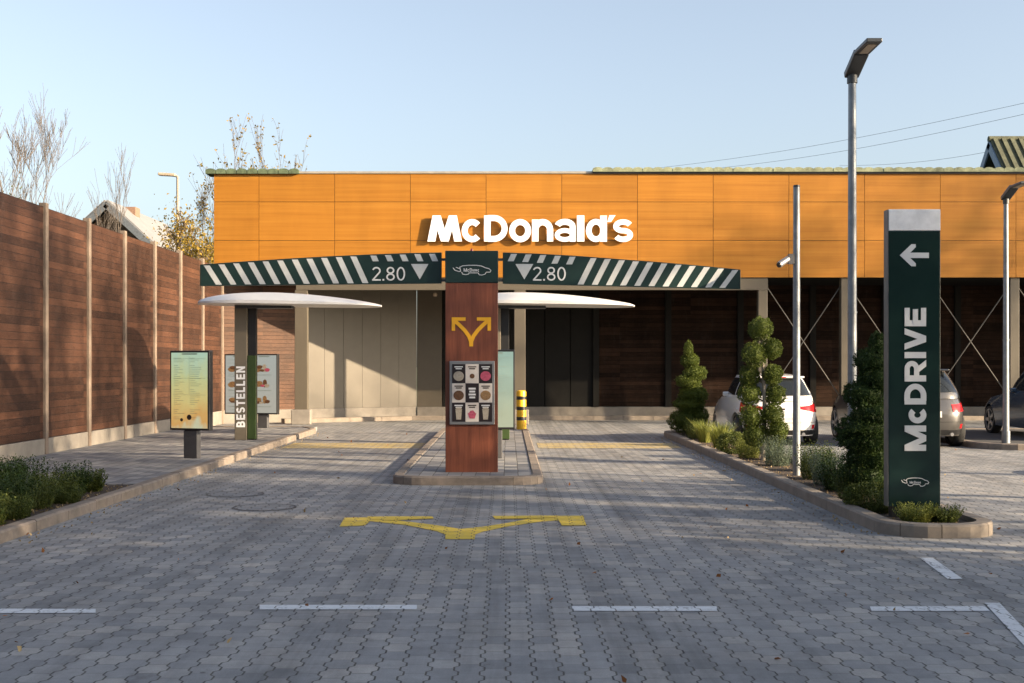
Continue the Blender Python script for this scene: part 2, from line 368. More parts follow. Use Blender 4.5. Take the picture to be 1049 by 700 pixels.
def glyph(ch, w, s, h=1.0, sh=None):
    """list of (kind, data); sh = horizontal-stroke weight"""
    t = sh or s; x0, x1 = s/2, w-s/2; y0, y1 = t/2, h-t/2; mx, my = w/2, h/2; o = []
    V = lambda x, a=0, b=h: o.append(('p', [(x, a), (x, b)], s))
    H = lambda y, a=0, b=w: o.append(('p', [(a, y), (b, y)], t))
    S = lambda xa, ya, xb, yb, k=1.0: o.append(('q', [(xa-s*k/2, ya), (xa+s*k/2, ya), (xb+s*k/2, yb), (xb-s*k/2, yb)]))
    if ch == 'Ms':   # splayed heavy M
        S(s*.5, 0, w*.26, h, 1.0); S(w*.27, h, w*.5, 0, 1.0); S(w*.73, h, w*.5, 0, 1.0); S(w-s*.5, 0, w*.74, h, 1.0)
    elif ch == 'M': V(x0); V(x1); S(s*.5, h, mx, 0, .95); S(w-s*.5, h, mx, 0, .95)
    elif ch == 'c': o.append(('p', arc(mx, my, mx-s/2, my-t/2, 42, 318), (s+t)/2))
    elif ch in 'oO0': o.append(('c', arc(mx, my, mx-s/2, my-t/2, 0, 360, 32)[:-1], (s+t)/2))
    elif ch == 'D':
        V(x0); r = min((w-s)*.62, my)
        o.append(('p', [(s*.6, y1), (x1-r, y1)] + arc(x1-r, my, r, my-t/2, 90, -90)[1:-1] + [(x1-r, y0), (s*.6, y0)], (s+t)/2))
    elif ch == 'n': V(x0); r = (x1-x0)/2; o.append(('p', [(x1, 0), (x1, h-t/2-r*1.05)] + arc(mx, h-t/2-r*1.05, r, r*1.05, 0, 175)[1:], s*.95))
    elif ch == 'a':
        o.append(('p', [(x1, 0), (x1, h*.66)] + arc(mx, h*.68, mx-s/2, h*.32-t/2, 5, 165)[1:], s*.92))
        o.append(('c', arc(mx-s*.03, h*.30, mx-s*.5, h*.30-t*.45, 0, 360, 24)[:-1], s*.72))
    elif ch == 'l' or ch == 'I': V(mx)
    elif ch == 'd': V(x1, 0, 1.0); o.append(('c', arc(mx, my, mx-s/2, my-t/2, 0, 360, 28)[:-1], (s+t)/2))
    elif ch == "'": o.append(('q', [(w*.05, h-.26), (w*.45, h-.26), (w, h), (w*.18, h)]))
    elif ch in 'sS':
        ry = (h-t)/4; o.append(('p', arc(mx, h-t/2-ry, mx-s/2, ry, 22, 270, 18) + arc(mx, t/2+ry, mx-s/2, ry, 90, -158, 18)[1:], (s+t)/2*.95))
    elif ch == 'E': V(x0); H(y0, s*.5); H(y1, s*.5); H(my, s*.5, w*.93)
    elif ch == 'L': V(x0); H(y0, s*.5)
    elif ch == 'T': V(mx, 0, h-t*.5); H(y1)
    elif ch == 'N': V(x0); V(x1); S(s*.5, h, w-s*.5, 0, 1.0)
    elif ch == 'V': S(s*.5, h, mx, 0, 1.0); S(w-s*.5, h, mx, 0, 1.0)
    elif ch == 'B':
        V(x0); 
        for a, b, ww in ((my-t*.0, y1, .92), (y0, my+t*.0, 1.0)):
            ry = (b-a)/2; xe = w*ww-s/2; rx = min(ry*1.1, xe*.6)
            o.append(('p', [(s*.6, b), (xe-rx, b)] + arc(xe-rx, (a+b)/2, rx, ry, 90, -90, 14)[1:-1] + [(xe-rx, a), (s*.6, a)], t))
    elif ch == 'R':
        V(x0); a, b = h*.44, y1; ry = (b-a)/2; xe = x1; rx = min(ry*1.1, xe*.6)
        o.append(('p', [(s*.6, b), (xe-rx, b)] + arc(xe-rx, (a+b)/2, rx, ry, 90, -90, 14)[1:-1] + [(xe-rx, a), (s*.6, a)], t)); S(w*.52, h*.44, w-s*.45, 0, 1.05)
    elif ch == '8':
        o.append(('c', arc(mx, h*.745, (mx-s/2)*.88, h*.255-t/2, 0, 360, 24)[:-1], s)); o.append(('c', arc(mx, h*.265, mx-s/2, h*.265-t/2, 0, 360, 24)[:-1], s))
    elif ch == '2':
        o.append(('p', arc(mx, h*.72, mx-s/2, h*.28-t/2, 165, -35, 18) + [(x0+s*.2, y0+t*.3), ], s)); H(y0)
    elif ch == '.': o.append(('q', [(0, 0), (s*1.15, 0), (s*1.15, s*1.15), (0, s*1.15)]))
    return o
def put_glyph(mb, gl, org, ex, ez, en, depth, sc=1.0, sx=None):
    """ex: reading direction, ez: up of the letter, en: outward normal"""
    sx = sx or sc
    for k, g in enumerate(gl):
        d = depth + k*.0012
        if g[0] == 'q': Lp, Rp, closed = [g[1][3], g[1][2]], [g[1][0], g[1][1]], False; Lp, Rp = [g[1][0], g[1][3]], [g[1][1], g[1][2]]
        else: closed = g[0] == 'c'; Lp, Rp = ribbon(g[1], g[2], closed)
        n = len(Lp); T = lambda p, q: org + ex*(p[0]*sx) + ez*(p[1]*sc) + en*q
        vs = [T(p, d) for p in Lp] + [T(p, d) for p in Rp] + [T(p, 0) for p in Lp] + [T(p, 0) for p in Rp]
        fs = []
        for i in range(n if closed else n-1):
            j = (i+1) % n
            fs += [(i, j, n+j, n+i), (2*n+i, 3*n+i, 3*n+j, 2*n+j), (i, 2*n+i, 2*n+j, j), (n+i, n+j, 3*n+j, 3*n+i)]
        if not closed: fs += [(0, n, 3*n, 2*n), (n-1, 3*n-1, 4*n-1, 2*n-1)]
        mb.add(vs, fs)
    return mb
X, Y, Z = Vector((1,0,0)), Vector((0,1,0)), Vector((0,0,1))
def word(seq, org, ex, ez, en, depth, sc, s, gap=.09, sh=None):
    mb = MB(); x = 0
    for ch, wd, *r in seq:
        put_glyph(mb, glyph(ch, wd, s, r[0] if r else 1.0, sh), org + ex*(x*sc), ex, ez, en, depth, sc); x += wd + gap
    return mb, (x-gap)*sc

# ------------------------------------------------------------------ ground, paving, kerbs
struct(obj('ground', MB().add([(-500,-200,-.06),(500,-200,-.06),(500,1500,-.06),(-500,1500,-.06)], [(0,1,2,3)]), M['grass']))
yard = MB(); yard.add([(-9,-25,0),(45,-25,0),(45,38.6,0),(-9,38.6,0)], [(0,1,2,3)])
struct(obj('yard_paving', yard, PAVE))

def kerb_run(name, pts, w=.14, h=KH, mat=None, stone=.9, side=1, closed=False, jitter=.004):
    """separate kerb stones with thin joints along a polyline; pts on the road edge, width goes to `side` (left=+1)"""
    dense = []
    n = len(pts); segs = [(pts[i], pts[(i+1) % n]) for i in range(n if closed else n-1)]
    mb = MB()
    for a, b in segs:
        a, b = Vector(a[:2]), Vector(b[:2]); L = (b-a).length; k = max(1, round(L/stone)); d = (b-a)/L; nn = Vector((-d.y, d.x))*side
        for i in range(k):
            p, q = a + d*(L*i/k + .004), a + d*(L*(i+1)/k - .004); hh = h + rnd.uniform(-jitter, jitter); bv = .02
            o2 = [p, q, q + nn*w, p + nn*w]
            i2 = [p + nn*bv, q + nn*bv, q + nn*w, p + nn*w]
            vs = [(v.x, v.y, -.05) for v in o2] + [(v.x, v.y, hh-bv) for v in o2] + [(v.x, v.y, hh) for v in i2]
            fs = [(0,1,5,4),(1,2,6,5),(2,3,7,6),(3,0,4,7),(4,5,9,8),(5,6,10,9),(6,7,11,10),(7,4,8,11),(8,9,10,11)]
            mb.add(vs, fs)
    return struct(obj(name, mb, mat or M['kerb'], fix=True))
# left walk: kerb x = -4.7
LX = -4.70
struct(obj('side_walk', MB().prism([(-8.1,16.1),(LX-.13,16.1),(LX-.13,31.2),(-8.1,31.2)], -.04, KH-.012), WALKP))
kerb_run('kerb', [(LX, 6.0), (LX, 30.2), (LX-.35, 31.1), (LX-.9, 31.3), (-8.1, 31.3)], side=1)
# island
IL, IR, I0, I1 = -1.62, .50, 17.0, 30.6
def rr(x0, x1, y0, y1, r, n=5):
    o = []
    for cx, cy, a in ((x1-r, y0+r, -90), (x1-r, y1-r, 0), (x0+r, y1-r, 90), (x0+r, y0+r, 180)):
        for i in range(n+1): t = R(a + 90*i/n); o.append((cx + r*math.cos(t), cy + r*math.sin(t)))
    return o
isl = rr(IL, IR, I0, I1, .42)
struct(obj('island_paving', MB().prism(rr(IL+.13, IR-.13, I0+.13, I1-.13, .3), -.04, KH-.012), WALKP))
def kerb_loop(name, pts, w=.14, h=KH, mat=None, skip=()):
    n = len(pts); c = Vector((sum(p[0] for p in pts)/n, sum(p[1] for p in pts)/n)); mb = MB(); acc = 0; gap = False
    P2 = [Vector(p) for p in pts]; inn = []
    for i in range(n):
        a, p, b = P2[i-1], P2[i], P2[(i+1) % n]; d1 = (p-a).normalized(); d2 = (b-p).normalized(); nn = Vector((-(d1+d2).y, (d1+d2).x)).normalized()
        inn.append((nn, 1/max(.4, nn.dot(Vector((-d1.y, d1.x))))))
    for i in range(n):
        j = (i+1) % n; a, b = P2[i], P2[j]; L = (b-a).length; k = max(1, round(L/.9)); d = (b-a).normalized()
        for q in range(k):
            f0, f1 = q/k, (q+1)/k; e = .004/L
            acc += L/k
            if q > 0 or gap: f0 += e
            gap = acc > .36
            if gap: f1 -= e; acc = 0
            def at(f, off):
                na = inn[i][0]*inn[i][1]; nb = inn[j][0]*inn[j][1]; return a.lerp(b, f) + na.lerp(nb, f)*off
            hh = h
            O = [at(f0, 0), at(f1, 0), at(f1, w), at(f0, w)]; I = [at(f0, .02), at(f1, .02), at(f1, w), at(f0, w)]
            vs = [(v.x, v.y, -.05) for v in O] + [(v.x, v.y, hh-.02) for v in O] + [(v.x, v.y, hh) for v in I]
            mb.add(vs, [(0,1,5,4),(1,2,6,5),(2,3,7,6),(3,0,4,7),(4,5,9,8),(5,6,10,9),(6,7,11,10),(7,4,8,11),(8,9,10,11)])
    return struct(obj(name, mb, mat or M['kerb'], fix=True))
kerb_loop('kerb', isl)
# right planter
PX0, PX1, PY0, PY1 = 3.65, 4.80, 11.75, 29.2
plp = rr(PX0, PX1, PY0, PY1, .5, 6)
kerb_loop('kerb', plp, .15, .13, M['kerb_l'])
struct(obj('planter_soil', MB().prism(rr(PX0+.14, PX1-.14, PY0+.14, PY1-.14, .36), -.04, .085), M['soil']))
struct(obj('bed_soil', MB().prism([(-8.1,5.5),(LX-.13,5.5),(LX-.13,16.1),(-8.1,16.1)], -.04, .09), M['soil']))
# car park islands at the right
kerb_loop('kerb', rr(9.35, 30, 24.0, 30.2, .9, 5), .15, .12)
struct(obj('island_asphalt', MB().prism(rr(9.48, 29.8, 24.13, 30.0, .8), -.04, .108), M['asphalt']))
kerb_loop('kerb', rr(8.15, 13.5, 18.2, 19.3, .5, 5), .15, .12)
struct(obj('island_soil', MB().prism(rr(8.28, 13.3, 18.33, 19.17, .4), -.04, .10), M['soil']))
# back kerb under the wall
kerb_run('kerb', [(-6.4, 35.3), (-2.9, 37.3), (20, 37.3)], .3, .13, M['kerb_l'], side=1)

# painted marks
def mark(name, poly, mat, z=.004):
    pts = [G(x, y) for x, y in poly]
    mb = MB().add([(p.x, p.y, z) for p in pts], [tuple(range(len(pts)))])
    return obj(name, mb, mat, fix=True)
marks = [('white dash at the left edge of the row', [(-60,624),(98,624.5),(98,628.5),(-60,629)]),
         ('white dash left of the middle', [(266,620.3),(427,620.3),(427,625),(266,625)]),
         ('white dash right of the middle', [(586,621.6),(734,621.8),(735,626.6),(587,626.4)])]
for lab, poly in marks:
    struct(mark('road_marking', poly, M['line_white']))
struct(mark('road_marking', [(891,622),(1009,621.5),(1014,626.5),(893,626.5)], M['line_white']))
struct(mark('road_marking', [(1008.5,618.5),(1024,618.5),(1073,670),(1056,670)], M['line_white'], .006))
struct(mark('road_marking', [(942.5,572),(955.5,572),(986,593.5),(971,593.8)], M['line_white']))
def zc(pts): return [(340 + x/3.885, 515 + y/3.885) for x, y in pts]
def tri_mark(name, polys, mat, z=.004):
    mb = MB()
    for k, poly in enumerate(polys):
        pts = [G(x, y) for x, y in zc(poly)]; mb.add([(p.x, p.y, z + .0012*k) for p in pts], [tuple(range(len(pts)))])
    return struct(obj(name, mb, mat, fix=True))
tri_mark('road_arrow_marking', [
    [(452,147),(568,147),(571,128),(600,117),(705,95),(840,76),(903,72),(1005,62),(1000,53),(880,54),(790,64),(700,82),(600,97),(512,106),(430,93),(330,80),(240,70),(150,60),(60,61),(55,72),(150,75),(290,90),(420,116),(450,128)],
    [(30,97),(50,62),(160,62),(155,74),(130,93)],
    [(915,93),(1013,93),(1000,55),(880,56),(903,72)],
    [(140,58),(400,57),(405,66),(240,73),(150,68)],
    [(640,56),(650,68),(790,66),(880,62),(900,54)]], M['line_yellow'])
for lx0, lx1 in ((-4.55, -1.75), (.62, 3.5)):
    struct(obj('road_band_marking', MB().add([(lx0,24.6,.004),(lx1,24.6,.004),(lx1,26.3,.004),(lx0,26.3,.004)], [(0,1,2,3)]), M['line_yellow_faint']))

# manhole covers
mh0 = None
for i, (px, py, r, lab) in enumerate(((271, 520, .37, 'round iron manhole cover, the nearer of the two in the left lane'), (241, 506.5, .37, 'round iron manhole cover, the farther of the two in the left lane'))):
    p = G(px, py)
    if mh0 is None:
        mh0 = thing('manhole_cover', lab, 'manhole cover', (p.x, p.y, 0), 0, 'manhole covers in the left lane')
        mb = MB(); n = 40
        mb.add([(math.cos(2*math.pi*i/n)*q, math.sin(2*math.pi*i/n)*q, .006) for q in (r*.93, r) for i in range(n)], [(i, (i+1) % n, n+(i+1) % n, n+i) for i in range(n)])
        obj('rim', mb, M['iron'], mh0, fix=True)
        obj('lid', MB().add([(math.cos(2*math.pi*i/n)*r*.92, math.sin(2*math.pi*i/n)*r*.92, .003) for i in range(n)], [tuple(range(n))]), PAVE, mh0)
    else: dup(mh0, (p.x, p.y, 0), lab)

# ------------------------------------------------------------------ restaurant building
FD, BD = 34.6, 38.3
fx = lambda x: (x-CX)/F*FD
fz = lambda y: CH-(y-HY)/F*FD
bld = thing('restaurant_building', 'long drive-through building with orange wood-look upper facade over a dark open bay on columns', 'building', (0, FD, 0))
def bp(name, mb, mat, **k): return adopt(bld, obj(name, mb, mat, **k))
xs = [fx(219)] + [fx(265.3 + 77.55*i) for i in range(0, 14)]
zs = [fz(284.5), fz(246.5), fz(207), fz(178)]
for i in range(len(xs)-1):
    for j in range(3):
        bp('facade_panel', MB().box(xs[i]+.006, xs[i+1]-.006, FD, FD+.03, zs[j]+.006, zs[j+1]-.006), M['facade'])
xL, xR = xs[0], xs[-1]
bp('parapet', MB().box(xL+.02, xR-.02, FD+.034, FD+.24, zs[0]+.02, zs[-1]-.01), M['lamp_dark'])
bp('roof_slab', MB().box(xL+.02, xR-.02, FD+.244, BD+2.5, zs[0]+.02, zs[0]+.3), M['ceil'])
bp('coping', MB().box(fx(300), fx(612), FD-.03, FD+.3, zs[-1], zs[-1]+.06), plain("coping_metal", (.30,.27,.23), .6))
# mossy tile strips on the parapet
def tile_strip(x0, x1, zb, h, mat):
    mb = MB(); p = .28; n = int((x1-x0)/p)
    for i in range(n):
        cx = x0 + (i+.5)*(x1-x0)/n; r = p*.5
        prof = [(cx + r*math.cos(t), zb + h*.45 + math.sin(t)*r*.40) for t in [math.pi*k/6 for k in range(7)]]
        mb.vprism([(cx-r, zb)] + prof[::-1][:] + [(cx+r, zb)] if False else [(cx+r, zb)] + prof + [(cx-r, zb)], FD-.10 + rnd.uniform(-.008, .008), FD+.55)
    return mb
bp('tile_capping', tile_strip(fx(211), fx(307), fz(178.5), .20, M['tile']), M['tile'], fix=True)
bp('tile_capping', tile_strip(fx(607), xR, fz(176.5), .16, M['tilepale']), M['tilepale'], fix=True)
bp('gutter', MB().box(fx(607), xR, FD-.06, FD+.02, fz(178.2), fz(176.6)), M['black'])
# beam and columns
bp('beam', MB().box(fx(303), fx(787), FD+.05, FD+.3, fz(297), zs[0]+.01), M['beige'])
for cx, wd in ((308, .36), (532.5, .32), (782, .26), (867, .26), (953, .26), (1040.5, .26), (1127, .26)):
    x = fx(cx); t = fz(297) if cx < 785 else zs[0]+.01
    c = bp('column', MB().box(x-wd/2, x+wd/2, FD+.06, FD+.28, .0, t-.002), M['beige'], bevel=.012)
    if cx < 600:
        b = bp('column_foot', MB().box(x-wd/2-.09, x+wd/2+.09, FD-.02, FD+.36, 0, .42), M['base_conc'], bevel=.02)
for a, b in ((782, 867), (867, 953), (953, 1040.5), (1040.5, 1127)):
    for (xa, za), (xb, zb) in (((fx(a)+.1, fz(292)), (fx(b)-.1, fz(408))), ((fx(b)-.1, fz(292)), (fx(a)+.1, fz(408)))):
        bp('brace_rod', MB().tube((xa, FD+.17, za), (xb, FD+.20, zb), .014, n=6), M['rod'], smooth=40)
# back walls: slanted part then straight
def wallseg(name, a, b, z0, z1, th, mat, **k):
    a, b = Vector((a[0], a[1], 0)), Vector((b[0], b[1], 0)); d = (b-a).normalized(); nn = Vector((-d.y, d.x, 0))
    return bp(name, MB().obox((a+b)/2 + nn*th/2 + Z*(z0+z1)/2, d, nn, Z, (b-a).length/2, th/2, (z1-z0)/2), mat, **k)
A0 = Vector((-8.1, 35.1)); A1 = Vector((-2.83, 38.3)); Am = A0.lerp(A1, .40)
wallseg('wood_wall', A0, Am, .38, 4.5, .12, M['back_wood'])
wallseg('plinth', A0, A1, 0, .375, .12, M['base_conc'])
nseg = 6
for i in range(nseg):
    p, q = Am.lerp(A1, i/nseg), Am.lerp(A1, (i+1)/nseg); d = (q-p).normalized()*.004
    wallseg('wall_panel', p+d, q-d, .38, 4.5, .10, M['beige'])
wallseg('wall_core', Am + Vector((-.02,.12)), A1 + Vector((-.02,.12)), .38, 4.5, .06, M['rod'])
xw = 2.75
n = 7
for i in range(n):
    p = A1.x + (xw-A1.x)*i/n; q = A1.x + (xw-A1.x)*(i+1)/n
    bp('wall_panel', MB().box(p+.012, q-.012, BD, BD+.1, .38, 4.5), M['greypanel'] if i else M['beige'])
bp('wall_core', MB().box(A1.x, xw, BD+.11, BD+.2, .0, 4.5), M['ceil'])
bp('plinth', MB().box(A1.x+.02, 20, BD-.04, BD+.1, 0, .375), M['base_conc'])
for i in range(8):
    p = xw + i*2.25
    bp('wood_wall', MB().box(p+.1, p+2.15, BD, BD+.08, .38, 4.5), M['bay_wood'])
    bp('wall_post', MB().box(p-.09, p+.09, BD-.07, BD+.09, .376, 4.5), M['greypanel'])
bp('end_wall', MB().box(xR-.1, xR, FD+.3, BD+.1, 0, zs[0]+.02), M['greypanel'])
bp('soffit_lamp', MB().lathe((fx(444), FD+.8, fz(302)), [(.05, 0), (.06, .05), (.04, .1)], 12), M['led'])
bp('conduit', MB().box(fx(345), fx(347), BD-1.0, BD-.95, .4, .9), M['darkgrey'])

# big sign letters
sg = thing('restaurant_sign', 'large white raised letters spelling the restaurant name on the orange facade', 'sign', (fx(438), FD, fz(248)))
LET = [('Ms',438.2,473.4,221.4,248),('c',472.9,494.8,225.5,248.4),('D',496,520.3,221.4,248),('o',521.3,544.3,225.5,248.4),('n',544.9,566.7,225.6,248),
       ('a',567.4,589.6,225.5,248.2),('l',590.8,598.3,221,248),('d',599.7,621.4,221,248.2),("'",621.8,630.2,221.2,228),('s',627.4,648.4,225.5,248.4)]
cap = fz(221.4)-fz(248)
for ch, a, b, t, bt in LET:
    wd = (fx(b)-fx(a))/cap; h = 1.0 if ch in ('Ms','D','l') else (fz(t)-fz(bt))/cap
    if ch == 'd': g = glyph('o', wd*.97, .24, .86, .19) + [('p', [(wd-.13, 0), (wd-.13, 1.0)], .26)]
    elif ch == "'": g = [('q', [(0,.0),(wd*.45,0),(wd,h*1.0),(wd*.25,h*1.0)])]
    elif ch == 'l': g = glyph(ch, wd, wd, 1.0)
    elif ch == 'Ms': g = glyph(ch, wd, .295, 1.0)
    elif ch in 's': g = glyph(ch, wd, .235, h, .195)
    elif ch in 'a': g = glyph(ch, wd, .245, h, .185)
    else: g = glyph(ch, wd, .25, h, .20)
    o = obj('letter', put_glyph(MB(), g, Vector((fx(a), FD-.085, fz(bt))), X, Z, -Y, .05, cap), M['letter'], fix=True)
    adopt(sg, o)

# ------------------------------------------------------------------ entrance pylon with barrier arms
TD = 17.85
tx = lambda x: (x-CX)/F*TD
tz = lambda y: CH-(y-HY)/F*TD
ep = thing('entrance_pylon', 'brown wood-look pylon with dark green head, yellow split arrow and two striped height-limit arms', 'pylon', (tx(483), TD, KH))
def tp(name, mb, mat, parent=None, **k):
    o = obj(name, mb, mat, **k)
    if parent is None: return adopt(ep, o)
    o.parent = parent; o.matrix_parent_inverse = Matrix.Translation(-parent.matrix_parent_inverse.inverted().translation) @ Matrix.Identity(4) if False else Matrix.Identity(4)
    return o
tp('body', MB().box(tx(456.3), tx(510), TD, TD+.28, KH-.02, tz(290)), M['redwood'], bevel=.006)
tp('head', MB().box(tx(456), tx(510.3), TD-.012, TD+.292, tz(290)+.003, tz(257)), M['darkgreen'], bevel=.006)
tp('beacon', MB().lathe((tx(483), TD+.14, tz(257)), [(.022,0),(.02,.03),(.008,.045)], 10), plain("red_lens", (.4,.02,.02), .3))
# split arrow emblem: pixel-measured on the pylon face
def em(pts, s, k): 
    L_, R_ = ribbon(pts, s); mb = MB(); n = len(L_)
    y = TD-.006-.0012*k
    mb.add([(p[0], y, p[1]) for p in L_] + [(p[0], y, p[1]) for p in R_], [(i, i+1, n+i+1, n+i) for i in range(n-1)]); return mb
E = lambda x, y: (tx(x), tz(y))
emb = MB()
def addmb(a, b): a.add(b.v, b.f)
curveR = [E(482.7,355), E(482.9,350), E(485,344.5), E(489.5,338.5), E(495,333), E(500,328.5)]
curveL = [E(482.7,355), E(482.5,350), E(480.4,344.5), E(476,338.5), E(470.5,333), E(465.5,328.5)]
addmb(emb, em(curveR, .055, 0)); addmb(emb, em(curveL, .055, 1))
addmb(emb, em([E(488.5,327), E(503,327)], .05, 2)); addmb(emb, em([E(477,327), E(462.7,327)], .05, 2))
addmb(emb, em([E(501.2,325.2), E(501.2,339)], .05, 3)); addmb(emb, em([E(464.5,325.2), E(464.5,339)], .05, 3))
tp('arrow_emblem', emb, M['emb_yellow'], fix=True)
# little car-outline emblem on the head
def squig(strokes, s, mat, dy, name, T, D):
    mb = MB()
    for k, st in enumerate(strokes):
        L_, R_ = ribbon([T(*q) for q in st], s); n = len(L_)
        mb.add([(p[0], D-dy-.0008*k, p[1]) for p in L_] + [(p[0], D-dy-.0008*k, p[1]) for p in R_], [(i, i+1, n+i+1, n+i) for i in range(n-1)])
    return obj(name, mb, mat, fix=True)
CAR = [[(464,274.5),(466,277),(470,278.4),(472,278),(471,274),(474,272.6),(480,272),(488,272),(493,272.6),(497,274.5),(501,275.5),(503,277.5),(502,279),(498,279)],
       [(473,279),(474,281),(477,281.6),(480,281),(481,279.5)], [(490,280),(491,281.8),(494,282),(497,281),(498,279.5)],
       [(467,274),(471,275.5)], [(480,279.8),(490,279.8)]]
adopt(ep, squig(CAR, .010, M['glyph'], .016, 'car_emblem', lambda x, y: (tx(x), tz(y)), TD))
lw, _ = word([('M',.9),('c',.55,.7),('D',.7),('I',.3),('I',.3,.7),('V',.6,.7),('o',.5,.7)], Vector((tx(475.5), TD-.0145, tz(279))), X, Z, -Y, .003, .052, .2, .1)
lw, _ = word([('M',.95),('c',.6,.72),('D',.75),('I',.25,.72),('I',.25,.72),('V',.6,.72),('c',.55,.72)], Vector((tx(475), TD-.0145, tz(278.6))), X, Z, -Y, .003, .05, .2, .1)
tp('emblem_lettering', lw, M['glyph'], fix=True)
# poster case
pf = tp('poster_case', MB().box(tx(460.6), tx(506.8), TD-.045, TD-.002, tz(435), tz(370)), M['alu'], bevel=.008)
def sub(parent, o): o.parent = parent; o.matrix_parent_inverse = parent.matrix_parent_inverse.copy() if False else (ep.matrix_parent_inverse); return o
def subpart(parent, name, mb, mat, **k):
    o = obj(name, mb, mat, **k); o.parent = parent; o.matrix_parent_inverse = Matrix.Identity(4); return o
for r in range(3):
    for c in range(3):
        x0, x1 = 463.3 + c*13.75, 463.3 + (c+1)*13.75 - .3; y0, y1 = 373.2 + r*19.7, 373.2 + (r+1)*19.7 - .3
        dark = (r+c) % 2 == 0
        subpart(pf, 'poster', MB().box(tx(x0), tx(x1), TD-.049, TD-.046, tz(y1), tz(y0)), M['tile_dark'] if dark else M['tile_pale'])
        mx, my = (x0+x1)/2, (y0+y1)/2 + 2.5; mb = MB(); n = 18
        fm = [['food4','food1','food3'],['food1','glyph','food2'],['food4','food3','food4']][r][c]
        if (r, c) == (1, 1):
            for q in range(4): mb.box(tx(mx-3.6+(q % 2)*.7), tx(mx+3.6-(q % 2)*.5), TD-.053, TD-.050, tz(y0+6.2+q*3), tz(y0+4.4+q*3))
        elif r == 2 and c != 1:
            mb.vprism([E(mx-2.4, my+5), E(mx+2.4, my+5), E(mx+3.3, my-5), E(mx-3.3, my-5)], TD-.053, TD-.050)
            mb.vprism([E(mx-3.7, my-5.2), E(mx+3.7, my-5.2), E(mx+2, my-7.4), E(mx-2, my-7.4)], TD-.054, TD-.050)
        elif r == 2: mb.vprism([E(mx-2.6, my+4), E(mx+2.6, my+4), E(mx+4.4, my-1.5), E(mx-4.4, my-1.5)], TD-.053, TD-.050); mb.vprism([E(mx-3.4, my-1.6), E(mx+3.4, my-1.6), E(mx+1, my-4.5), E(mx-1.6, my-4)], TD-.0535, TD-.050)
        else:
            rx, rz = (5.4, 5.0) if (r, c) != (0, 1) else (2.5, 2.5)
            mb.vprism([E(mx + rx*math.cos(2*math.pi*i/n), my + rz*math.sin(2*math.pi*i/n)) for i in range(n)], TD-.053, TD-.050)
            mb.vprism([E(mx+.5 + rx*.5*math.cos(2*math.pi*i/n), my-1 + rz*.45*math.sin(2*math.pi*i/n)) for i in range(n)], TD-.056, TD-.0532)
        subpart(pf, 'picture', mb, M[fm], fix=True)
        if (r, c) != (1, 1):
            mb = MB()
            for q in range(2): mb.box(tx(mx-4.3+q*1.2), tx(mx+4.3-q*1.2), TD-.053, TD-.050, tz(y0+3.3+q*1.9), tz(y0+2.2+q*1.9))
            subpart(pf, 'caption_lines', mb, M['glyph'] if dark else M['ink_dark'])
# arms
def arm(side):
    if side < 0: top = [(203,270.5),(250,267.2),(300,264),(340,261.8),(380,260),(420,258.6),(452,258)]; bot = [(203,292.7),(452,290)]
    else: top = [(515,258),(550,259.2),(590,261.5),(630,264.5),(680,268.3),(720,271.8),(760,275.8)]; bot = [(515,290.3),(760,296)]
    def lerp(pts, x):
        for (xa, ya), (xb, yb) in zip(pts, pts[1:]):
            if x <= xb: return ya + (yb-ya)*(x-xa)/(xb-xa)
        return pts[-1][1]
    yA = TD + .10
    poly = [E(*p) for p in top] + [E(*bot[1]), E(*bot[0])]
    a = tp('barrier_arm', MB().vprism(poly, yA, yA+.07), M['darkgreen'], bevel=.004, fix=True)
    mb = MB()
    def stripe(xt, w, dx, yb=None):      # xt top x, leaning dx by the bottom
        pts = []
        lo, hi = bot[0][0]+1, bot[1][0]-1
        y0 = lerp(top, min(max(xt, lo), hi)) + 1.3; y1 = yb or (lerp(bot, min(max(xt, lo), hi)) - 1.3)
        if yb: dx = dx*(y1-y0)/22
        q = [(xt, y0), (xt+w, y0), (xt+w+dx, y1), (xt+dx, y1)]
        if min(p[0] for p in q) < lo or max(p[0] for p in q) > hi: return
        subpart(a, 'stripe', MB().add([(tx(p[0]), yA-.002, tz(p[1])) for p in q], [(0,1,2,3)]), M['stripe'], fix=True)
    if side < 0:
        for i in range(11): stripe(207 + i*15.1, 6.2, 12.5)
        for i in range(5): stripe(378.5 + i*15.1, 6.2, 10, 267.2)
    else:
        for i in range(5): stripe(526.5 + i*15.1 - 3, 6.2, -10, 267.2 + .8*i)
        for i in range(11): stripe(605.5 + i*14.6, 6.2, -13.5)
    x0 = 380.5 if side < 0 else 546
    zb = 287.2; cap = tz(273)-tz(zb)
    t, _ = word([('2',.62),('.',.14),('8',.62),('0',.62)], Vector((tx(x0), yA-.0015, tz(zb))), X, Z, -Y, .003, cap, .11, .13)
    subpart(a, 'clearance_lettering', t, M['glyph'], fix=True)
    xa, xb = (420.5, 438.5) if side < 0 else (528, 546.5)
    subpart(a, 'triangle_mark', MB().add([(tx(xa), yA-.003, tz(270)), (tx(xb), yA-.003, tz(270)), (tx((xa+xb)/2), yA-.003, tz(286))], [(0,1,2)]), M['stripe'])
    bx0, bx1 = (451.5, 456.2) if side < 0 else (510.1, 515.5)
    subpart(a, 'bracket', MB().box(tx(bx0)+.002, tx(bx1)-.002, yA+.01, yA+.06, tz(266.5), tz(264)).box(tx(bx0)+.002, tx(bx1)-.002, yA+.01, yA+.06, tz(288), tz(285.5)), M['lamp_dark'])
arm(-1); arm(1)

